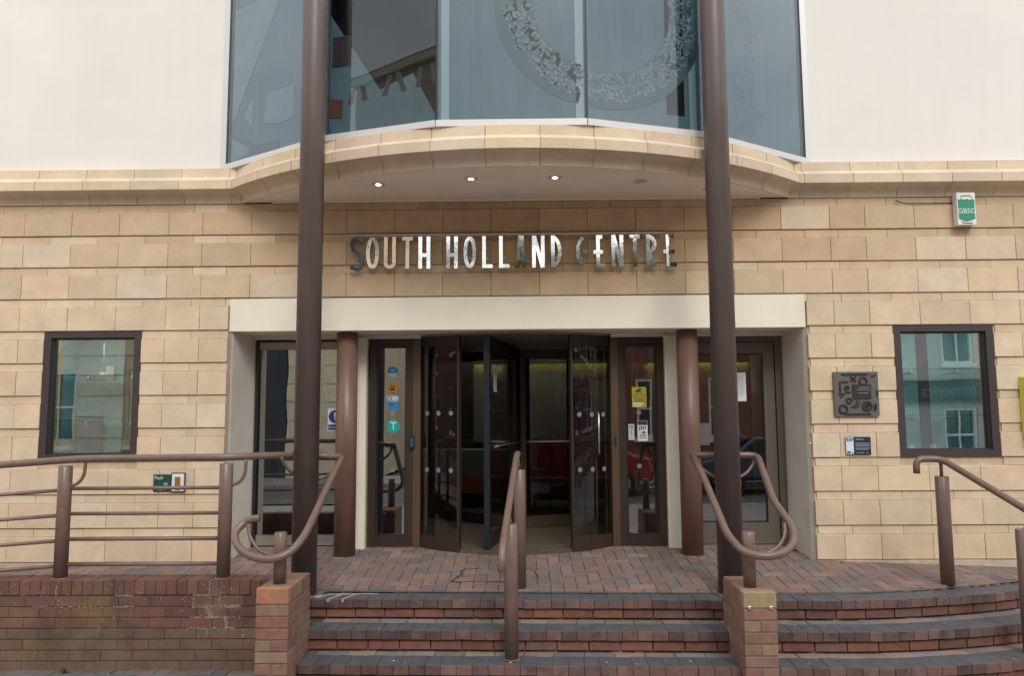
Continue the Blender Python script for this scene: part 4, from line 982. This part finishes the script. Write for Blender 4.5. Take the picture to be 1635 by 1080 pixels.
# lime bloom picked out along some joints
b = MB(); lr = random.Random(12)
def flakes(x0, z0, x1, z1, w, n, smin=.0012, smax=.0036):
    for _ in range(int(n*2.6)):
        t = lr.random(); x = x0+(x1-x0)*t+lr.gauss(0, w); z = z0+(z1-z0)*t+lr.gauss(0, w); q = lr.uniform(smin, smax); h = q*lr.uniform(.5, 1.4); a = lr.uniform(-.3, .3)
        P = [(x-q, z-h*a), (x-q*.3, z-h), (x+q, z-h*.4), (x+q*.8, z+h*.6), (x-q*.2, z+h)]
        b.prism(P, WF-.0045, WF+.004)
for f in ((-2.245, .138, -2.247, .036, .0022, 34), (-2.36, .031, -2.165, .033, .0025, 60), (-2.358, .030, -2.356, -.042, .0025, 26), (-2.170, .030, -2.172, -.042, .0032, 30), (-2.36, -.045, -2.02, -.045, .006, 85), (-2.27, -.05, -2.22, -.11, .012, 40), (-2.13, -.122, -2.11, -.19, .005, 26), (-2.38, -.121, -2.02, -.120, .004, 46), (-2.4, -.196, -2.05, -.197, .004, 36), (-2.25, -.20, -2.26, -.265, .006, 18), (-2.0, -.2, -2.0, -.26, .004, 16), (-3.345, .10, -3.345, .03, .003, 14), (-2.92, .031, -2.79, .031, .002, 20), (-2.93, -.046, -2.78, -.046, .002, 18), (-3.5, -.046, -2.9, -.046, .004, 20)): flakes(*f)
for _ in range(150):
    x = lr.uniform(-4.9, -1.85); z = lr.choice((lr.uniform(.0, .13), lr.uniform(-.10, .06), lr.uniform(-.2, 0))); flakes(x, z, x, z, .006, 1, .0013, .0030)
b.build('lime_bloom', M_LIME, WALL)['kind'] = 'stuff'

PCOL = [(0.25, 0.15, 0.115), (0.245, 0.155, 0.11), (0.24, 0.135, 0.105), (0.255, 0.13, 0.105), (0.265, 0.18, 0.125)]
def pier(name, x0, y0, length, ztop, courses, label, topcol):
    t = empty(name, (x0+.1075, y0+length/2, ztop-.1125-.075*courses), label, 'pier', 'brick piers beside the steps'); t.location = (0, 0, 0)
    w = .215
    box('mortar_core', mat('pier_mortar', (.20, .15, .12), .95, mottle=.25, mscale=14, bump=.3), t, x0+.005, x0+w-.005, y0+.006, y0+length-.004, ztop-.1125-.075*courses-.05, ztop-.012)
    y = y0; i = 0
    while y < y0+length-.03:
        piece('coping_brick', t, x0, x0+w, y, min(y+.0655, y0+length), ztop-.1025, ztop+rnd(-.001, .001), .005, M_BRICKC, topcol if i == 0 else jit(random.choice(PCOL), .12, .05)); y += .0755; i += 1
    for r_ in range(courses):
        z1 = ztop-.1125-.075*r_; z0 = z1-.0655
        def put(a, b_, c, d): piece('brick', t, a, b_, c, d, z0, z1, .003, M_BRICKC, jit(random.choice(PCOL), .12, .05))
        if r_ % 2 == 0:
            put(x0, x0+w, y0, y0+.1025)
            y = y0+.1125
        else: y = y0
        first = True
        while y < y0+length-.02:
            d = min(y+(.215 if not (first and r_ % 4 == 1) else .10), y0+length)
            put(x0, x0+.1025, y, d); put(x0+.1125, x0+w, y, d); y = d+.010; first = False
    return t
pl = pier('brick_pier', -1.770, -1.886, .533, .168, 8, 'brick pier with an orange top brick, left of the steps', (.38, .18, .11))
pr = pier('brick_pier', 1.433, -1.866, .545, .130, 6, 'brick pier with a chipped mossy top and two studs, right of the middle steps', (.33, .255, .15))
b = MB()
for x in (1.478, 1.612): b.lathe([(.013, 0), (.013, .012)], 0, 0, 12)
bs = []
for x in (1.470, 1.610):
    q = MB(); q.lathe([(.014, 0), (.014, .008), (.006, .010)], 0, 0, 14); o = q.build('stud', M_STEEL, pr, (x, -1.866, .031)); o.rotation_euler = (math.pi/2, 0, 0)

# ------------------------------------------------------------------ railings
def rail(name, pts, r, parent, seg=16, m=M_RAIL):
    b = MB(); b.tube(pts, r, seg); return b.build(name, m, parent)
def post(parent, x, y, z0, z1, r, name='post'):
    b = MB(); b.lathe([(r, z0), (r, z1-.004), (r-.004, z1)], x, y, 28); o = b.build(name, M_RAIL, parent)
    q = MB(); q.lathe([(r+.012, z0-.002), (r+.010, z0+.004)], x, y, 24); q.build('mortar_collar', M_LIME if name == 'post' and False else M_MORTB, o); return o
YR = -1.385
t = empty('ramp_railing', (0, 0, 0), 'brown tubular railing with four thin rails on the low brick wall', 'railing')
pp = [(-5.3, .118, .93), (-4.51, .13, .945), (-3.371, .142, .958), (-2.182, .142, .962)]
for (x, z0, z1) in ((-4.62, .13, .90), (-3.371, .139, .945), (-2.182, .139, .957)): post(t, x, YR, z0, z1, .048)
rail('handrail', fillet([(-5.4, YR, .845), (-3.26, YR, .997), (-2.15, YR, 1.003), (-1.93, -1.17, 1.002), (-1.76, -.79, .985), (-1.475, -.75, .968)], .12, 6), .0265, t)
for k in range(4):
    zR = (.776, .594, .411, .231)[k]
    rail('thin_rail', [(-3.33, YR, zR+.004), (-2.22, YR, zR+.006)], .0135, t, 10)
    rail('thin_rail', [(-5.2, YR, zR-.135), (-3.41, YR, zR-.008)], .0135, t, 10)
for (x, dx) in ((-3.325, .10), (-2.137, .10)):
    rail('bracket', smooth_pts([(x, YR, .80), (x+.05, YR, .82), (x+dx-.01, YR, .88), (x+dx, YR, .985)], 6), .012, t, 10)
rail('bracket', smooth_pts([(-1.87, -1.10, .985), (-1.83, -1.02, .88), (-1.74, -.86, .80), (-1.62, -.78, .805), (-1.53, -.77, .87), (-1.50, -.76, .95)], 7), .0125, t, 10)

def zc(p): return p
t = empty('stair_handrail', (0, 0, 0), 'brown stair handrail curling round a short post on the left pier', 'handrail')
post(t, -1.662, -1.735, .166, .510, .0425)
rail('handrail', smooth_pts([(-1.475, -.75, .968), (-1.488, -1.15, .775), (-1.50, -1.52, .575), (-1.520, -1.70, .468), (-1.585, -1.80, .383), (-1.70, -1.835, .348), (-1.84, -1.81, .366), (-1.945, -1.76, .424), (-1.988, -1.70, .498), (-1.95, -1.65, .558), (-1.91, -1.64, .583), (-1.84, -1.64, .592)], 8), .0262, t)
rail('bracket', smooth_pts([(-1.915, -1.66, .555), (-1.89, -1.68, .47), (-1.82, -1.71, .39), (-1.75, -1.735, .365), (-1.69, -1.735, .360)], 6), .0125, t, 10)
t = empty('stair_handrail', (0, 0, 0), 'brown looped stair handrail round a short post on the right pier', 'handrail')
post(t, 1.520, -1.715, .128, .500, .0425)
rail('handrail', fillet([(1.365, -.75, .966), (1.378, -1.10, .800), (1.40, -1.62, .47), (1.455, -1.80, .378), (1.58, -1.86, .352), (1.725, -1.83, .373), (1.815, -1.76, .432), (1.845, -1.66, .515), (1.80, -1.40, .67), (1.888, -.75, .963), (1.365, -.75, .966)], .075, 6), .0262, t)
rail('bracket', smooth_pts([(1.395, -.76, .95), (1.42, -.77, .875), (1.52, -.80, .80), (1.63, -.82, .775), (1.76, -.80, .81), (1.84, -.77, .885), (1.865, -.76, .95)], 7), .0125, t, 10)
rail('bracket', smooth_pts([(1.55, -1.715, .345), (1.64, -1.72, .355), (1.73, -1.70, .40), (1.785, -1.66, .47), (1.80, -1.62, .54)], 6), .0125, t, 10)
t = empty('centre_handrail', (0, 0, 0), 'brown handrail on two posts down the middle of the steps', 'handrail')
post(t, -.035, -.80, -.085, .862, .0475); post(t, -.094, -1.59, -.372, .540, .0475)
rail('handrail', fillet([(-.045, -.66, .980), (-.055, -.84, .984), (-.142, -1.95, .440), (-.150, -2.0, .290)], .12, 8), .0255, t)
rail('bracket', [(-.035, -.80, .85), (-.050, -.82, .985)], .0135, t, 10); rail('bracket', [(-.094, -1.59, .53), (-.112, -1.585, .625)], .0135, t, 10)
t = empty('corner_handrail', (0, 0, 0), 'brown hooked handrail on two posts at the curved end of the steps', 'handrail')
post(t, 3.372, -.72, -.105, .785, .0525); post(t, 3.515, -1.49, -.380, .475, .0525)
rail('handrail', fillet([(3.175, -.72, .808), (3.175, -.72, .922), (3.375, -.72, .924), (3.595, -1.46, .585), (3.78, -2.1, .29), (3.79, -2.14, .15)], .075, 8), .0262, t)
rail('bracket', [(3.372, -.72, .77), (3.372, -.72, .92)], .0135, t, 10); rail('bracket', [(3.53, -1.48, .46), (3.596, -1.46, .575)], .0135, t, 10)

# ------------------------------------------------------------------ small litter and a weed
wd = empty('weed', (-3.23, -1.53, STREET), 'small green weed growing at the foot of the brick wall', 'plant')
for k in range(12):
    a = rnd(0, 6.28); l_ = rnd(.035, .075); h = rnd(.006, .05); b = MB()
    b.add([(0, 0, .0), (math.cos(a+.35)*l_*.5, math.sin(a+.35)*l_*.4, h*.8), (math.cos(a)*l_, math.sin(a)*l_*.7, h), (math.cos(a-.35)*l_*.5, math.sin(a-.35)*l_*.4, h*.8)], [(0, 1, 2, 3)])
    b.build('leaf', mat('weed_leaf', (.05, .13, .03), .6), wd)
lt = MB()
for (x, y, z) in ((-1.05, -1.36, ZN[1]), (1.02, -1.33, ZN[1]), (3.05, -1.25, ZN[1]), (3.32, -1.6, ZN[2]), (2.5, -1.66, ZN[2]), (.55, -1.66, ZN[2]), (.75, -1.70, ZN[2]), (1.12, -1.64, ZN[2]), (-.9, -1.62, ZN[2]), (-.82, -1.66, ZN[2]), (1.25, -1.62, ZN[2]), (3.2, -.98, ZN[0]), (1.95, -1.30, ZN[1]), (2.15, -1.33, ZN[1]), (.3, -.7, -.05), (-.6, -.45, -.03), (-2.9, -1.56, STREET), (-.1, -1.66, ZN[2]), (1.9, -1.70, ZN[2])):
    s_ = rnd(.006, .016); a = rnd(0, 3); c_, q_ = math.cos(a)*s_, math.sin(a)*s_
    lt.add([(x-c_, y-q_, z+.003), (x+q_*.5, y-c_*.5, z+.004), (x+c_, y+q_, z+.003), (x-q_*.4, y+c_*.4, z+.006)], [(0, 1, 2, 3)])
tag(lt.build('litter', M_PAPER, None), kind='stuff')

# ------------------------------------------------------------------ the other side of the street, seen in the glass
def town_house(name, x0, x1, yf, depth, h, wallm, label, rows, cols_, wm=M_WHITE, roofm=None, quoin=None, courses=0, fascia=None):
    t = empty(name, ((x0+x1)/2, yf-depth/2, STREET), label, 'building'); t.location = (0, 0, 0)
    w = (x1-x0)/cols_
    # wall with recessed openings
    b = MB(); zs = [STREET]; ops = []
    for (z0, z1) in rows: ops.append((z0, z1))
    xs = []
    for c in range(cols_): xs.append((x0+w*c+w*.29, x0+w*c+w*.71))
    prev = STREET
    for (z0, z1) in ops:
        b.box(x0, x1, yf-.3, yf, prev, z0)
        px = x0
        for (a, c) in xs: b.box(px, a, yf-.3, yf, z0, z1); px = c
        b.box(px, x1, yf-.3, yf, z0, z1); prev = z1
    b.box(x0, x1, yf-.3, yf, prev, h); b.box(x0, x1, yf-depth, yf-depth+.3, STREET, h); b.box(x0, x0+.3, yf-depth+.3, yf-.3, STREET, h); b.box(x1-.3, x1, yf-depth+.3, yf-.3, STREET, h)
    b.build('wall', wallm, t)
    rf = MB(); rf.prism([(yf+.25, h), (yf-depth/2, h+1.7), (yf-depth-.25, h)], x0-.05, x1+.05, axis='x'); rf.build('roof', roofm or mat('slate_roof', (.07, .07, .075), .8, mottle=.2, mscale=5), t)
    boxes('cornice', wm, t, [(x0-.05, x1+.05, yf+.002, yf+.22, h-.30, h)])
    for (z0, z1) in ops:
        for (a, c) in xs:
            wf = boxes('window', wm, t, frame_boxes(a, c, z0, z1, .08, yf-.16, yf-.06)+[(a+.08, c-.08, yf-.15, yf-.08, (z0+z1)/2-.03, (z0+z1)/2+.03), ((a+c)/2-.02, (a+c)/2+.02, yf-.145, yf-.09, z0+.08, z1-.08), (a-.08, c+.08, yf+.002, yf+.08, z0-.12, z0-.002)])
            box('pane', mat('far_pane', (.02, .024, .03), .08), wf, a+.02, c-.02, yf-.22, yf-.165, z0, z1)
    if courses:
        q = MB()
        z = STREET
        while z < min(h-.4, 4.6):
            px = x0
            if z > STREET+.01:
                segs = [(x0, x1)]
                for (z0, z1) in ops:
                    if z0-.2 < z < z1+.03:
                        segs = []; p_ = x0
                        for (a, c) in xs: segs.append((p_, a-.1)); p_ = c+.1
                        segs.append((p_, x1))
                for (a, c) in segs: q.box(a, c, yf+.002, yf+.05, z+.03, z+courses-.03)
            z += courses
        q.build('rusticated_course', wallm, t)
    if fascia:
        fb = box('shop_fascia', mat('fascia_dark', (.025, .028, .03), .4), t, fascia[0], fascia[1], yf+.06, yf+.16, fascia[2], fascia[2]+.62)
        text('lettering', fascia[3], mat('fascia_grey', (.22, .22, .21), .6), fb, ((fascia[0]+fascia[1])/2, yf+.165, fascia[2]+.31), .5, rot=(math.pi/2, 0, math.pi), shear=.25)
    return t
M_BUFF = mat('far_buff_stone', (.55, .44, .30), .9, mottle=.15, mscale=3); M_RED = mat('far_red_brick', (.20, .075, .05), .9, mottle=.2, mscale=6); M_GREY = mat('far_grey_render', (.48, .48, .46), .85, mottle=.1, mscale=2); M_CRM = mat('far_cream', (.74, .64, .46), .85, mottle=.1, mscale=2)
YF = -15.2
town_house('stone_bank', -17.5, -9.6, YF, 9, 13.6, M_BUFF, 'buff stone bank with rusticated ground floor across the street', [(.5, 2.7), (4.6, 6.8), (8.6, 10.8)], 3, wm=M_CRM, courses=.6)
town_house('far_terrace', -44, -18, YF, 9, 9.2, M_RED, 'long red brick terrace further along the street on the bank side', [(.6, 2.6), (4.0, 6.2)], 8)
town_house('far_terrace', 18.5, 44, YF, 9, 8.8, M_RED, 'long red brick terrace further along the street beyond the corner shop', [(.6, 2.6), (4.0, 6.2)], 8)
town_house('street_end_house', -84, -66, 6, 34, 10, M_BUFF, 'buff house closing the far end of the street beyond the bank', [(.6, 2.6), (4.0, 6.2)], 4)
town_house('street_end_house', 66, 84, 6, 34, 10, M_RED, 'red brick house closing the far end of the street beyond the shop', [(.6, 2.6), (4.0, 6.2)], 4)
town_house('dark_shop', -9.5, -7.15, YF, 9, 7.2, mat('far_dark_paint', (.03, .035, .045), .6), 'narrow dark painted shop between bank and hall across the street', [(.3, 2.5), (3.8, 5.6)], 1)
town_house('side_street_house', -6.5, -2.2, -27, 14, 6.3, M_RED, 'red brick house standing back in the side street', [(.6, 2.4), (3.4, 5.0)], 3)
town_house('stone_hall', -7.1, -4.2, YF, 9, 7.6, M_CRM, 'cream stone hall with rusticated walls across the street', [(.4, 2.8), (4.2, 6.2)], 2, wm=M_CRM, courses=.55)
town_house('brick_terrace', .6, 9.2, YF, 9, 6.3, M_RED, 'red brick terrace with white sash windows across the street', [(.6, 2.4), (3.5, 5.2)], 4)
town_house('corner_shop', 9.3, 17.8, YF, 9, 8.4, M_GREY, 'grey rendered corner shop with dark fascia across the street', [(-.1, 1.45), (2.7, 5.0)], 4, fascia=(9.6, 15.0, 1.62, 'Clements'))
town_house('distant_house', -9, 6, -52, 9, 11, M_RED, 'tall brick house closing the side street far off', [(.6, 2.6), (4.0, 6.0), (7.4, 9.2)], 6)
def tree(x, y, h, r, label, seed):
    rr = random.Random(seed); t = empty('street_tree', (x, y, STREET), label, 'tree')
    b = MB(); b.tube([(0, 0, 0), (.04, .02, 1.2), (-.02, .05, h*.45), (.05, 0, h*.7)], [.16, .13, .11, .05], 10)
    for k in range(6):
        a = k*1.05+rr.uniform(-.3, .3); b.tube([(0, 0, h*.36+k*.12), (math.cos(a)*r*.35, math.sin(a)*r*.35, h*.55), (math.cos(a)*r*.7, math.sin(a)*r*.7, h*.7)], [.06, .04, .015], 7)
    b.build('trunk', mat('bark', (.09, .07, .055), .9, bump=.6, bscale=30), t)
    cr = MB(); clumps = [(rr.gauss(0, r*.42), rr.gauss(0, r*.42), h*.66+rr.gauss(0, h*.10), rr.uniform(.35, .75)) for _ in range(34)]
    for k in range(11000):
        cx, cy, cz, cr_ = rr.choice(clumps); u = Vector((rr.gauss(0, 1), rr.gauss(0, 1), rr.gauss(0, 1))).normalized()*cr_*rr.uniform(.55, 1)
        c = Vector((cx, cy, cz))+u; a = Vector((rr.gauss(0, 1), rr.gauss(0, 1), rr.gauss(0, 1))).normalized(); d = a.orthogonal().normalized(); s_ = rr.uniform(.032, .062)
        cr.add([c-a*s_, c+d*s_*.5, c+a*s_, c-d*s_*.5], [(0, 1, 2, 3)])
    me = cr.mesh('crown', fix=False); me.materials.append(mat('tree_leaf', (.055, .105, .028), .6, mottle=.3, mscale=2.)); link('crown', me, t); return t
tree(.95, -12.9, 9.3, 3.3, 'leafy street tree in front of the red brick terrace', 3)
tree(6.6, -13.2, 8.2, 2.1, 'smaller street tree between terrace and corner shop', 9)
def car(x, y, rot, paint, label):
    t = empty('parked_car', (x, y, STREET-.13), label, 'car', 'cars parked across the street'); t.rotation_euler = (0, 0, rot)
    prof = [(-2.05, .35), (-2.05, .72), (-1.95, .86), (-1.35, .95), (-.75, 1.40), (.85, 1.43), (1.55, 1.0), (2.0, .92), (2.08, .6), (2.05, .35)]
    b = MB(); b.prism(prof, -.82, .82); o = b.build('body', paint, t); bv = o.modifiers.new('bevel', 'BEVEL'); bv.width = .09; bv.segments = 3
    G = mat('car_glass', (.015, .018, .02), .06)
    for s_ in (-1, 1):
        q = MB(); q.prism([(-1.18, .98), (-.70, 1.33), (.02, 1.35), (.02, .98)], s_*.815, s_*.828); q.build('side_window', G, t); q = MB(); q.prism([(.08, .98), (.08, 1.35), (.80, 1.35), (1.35, 1.0)], s_*.815, s_*.828); q.build('side_window', G, t)
    for s_, xx in ((1, 1), (-1, -1)):
        q = MB()
        if s_ == -1: q.add([(-1.34, -.66, .975), (-1.34, .66, .975), (-.79, .58, 1.385), (-.79, -.58, 1.385)], [(0, 1, 2, 3)])
        else: q.add([(1.50, -.66, 1.05), (1.50, .66, 1.05), (.92, .58, 1.41), (.92, -.58, 1.41)], [(0, 1, 2, 3)])
        for i in range(len(q.v)): v = q.v[i]; q.v[i] = (v[0]+s_*.014, v[1], v[2]+.012)
        q.build('windscreen', G, t)
    for wx in (-1.3, 1.3):
        for s_ in (-1, 1):
            q = MB(); q.lathe([(.30, -.10), (.31, -.06), (.31, .06), (.30, .10)], 0, 0, 24); wo = q.build('wheel', mat('tyre', (.02, .02, .02), .8), t, (wx, s_*.76, .31)); wo.rotation_euler = (math.pi/2, 0, 0)
            q = MB(); q.lathe([(.19, -.108), (.19, .108)], 0, 0, 16); q.build('rim', M_STEEL, wo)
    for s_ in (-1, 1):
        q = MB(); q.box(-2.07, -1.98, s_*.60-.14, s_*.60+.14, .66, .80); q.build('headlight', mat('headlamp', (.7, .7, .7), .1), t); q = MB(); q.box(2.02, 2.09, s_*.66-.10, s_*.66+.10, .68, .88); q.build('tail_light', mat('tail_red', (.3, .01, .01), .2), t)
    return t
car(1.0, -11.2, 0, mat('car_red', (.28, .02, .02), .25, coat=1.), 'red hatchback parked across the street')
car(6.2, -11.2, 0, mat('car_navy', (.02, .035, .06), .25, coat=1.), 'dark blue hatchback parked across the street')
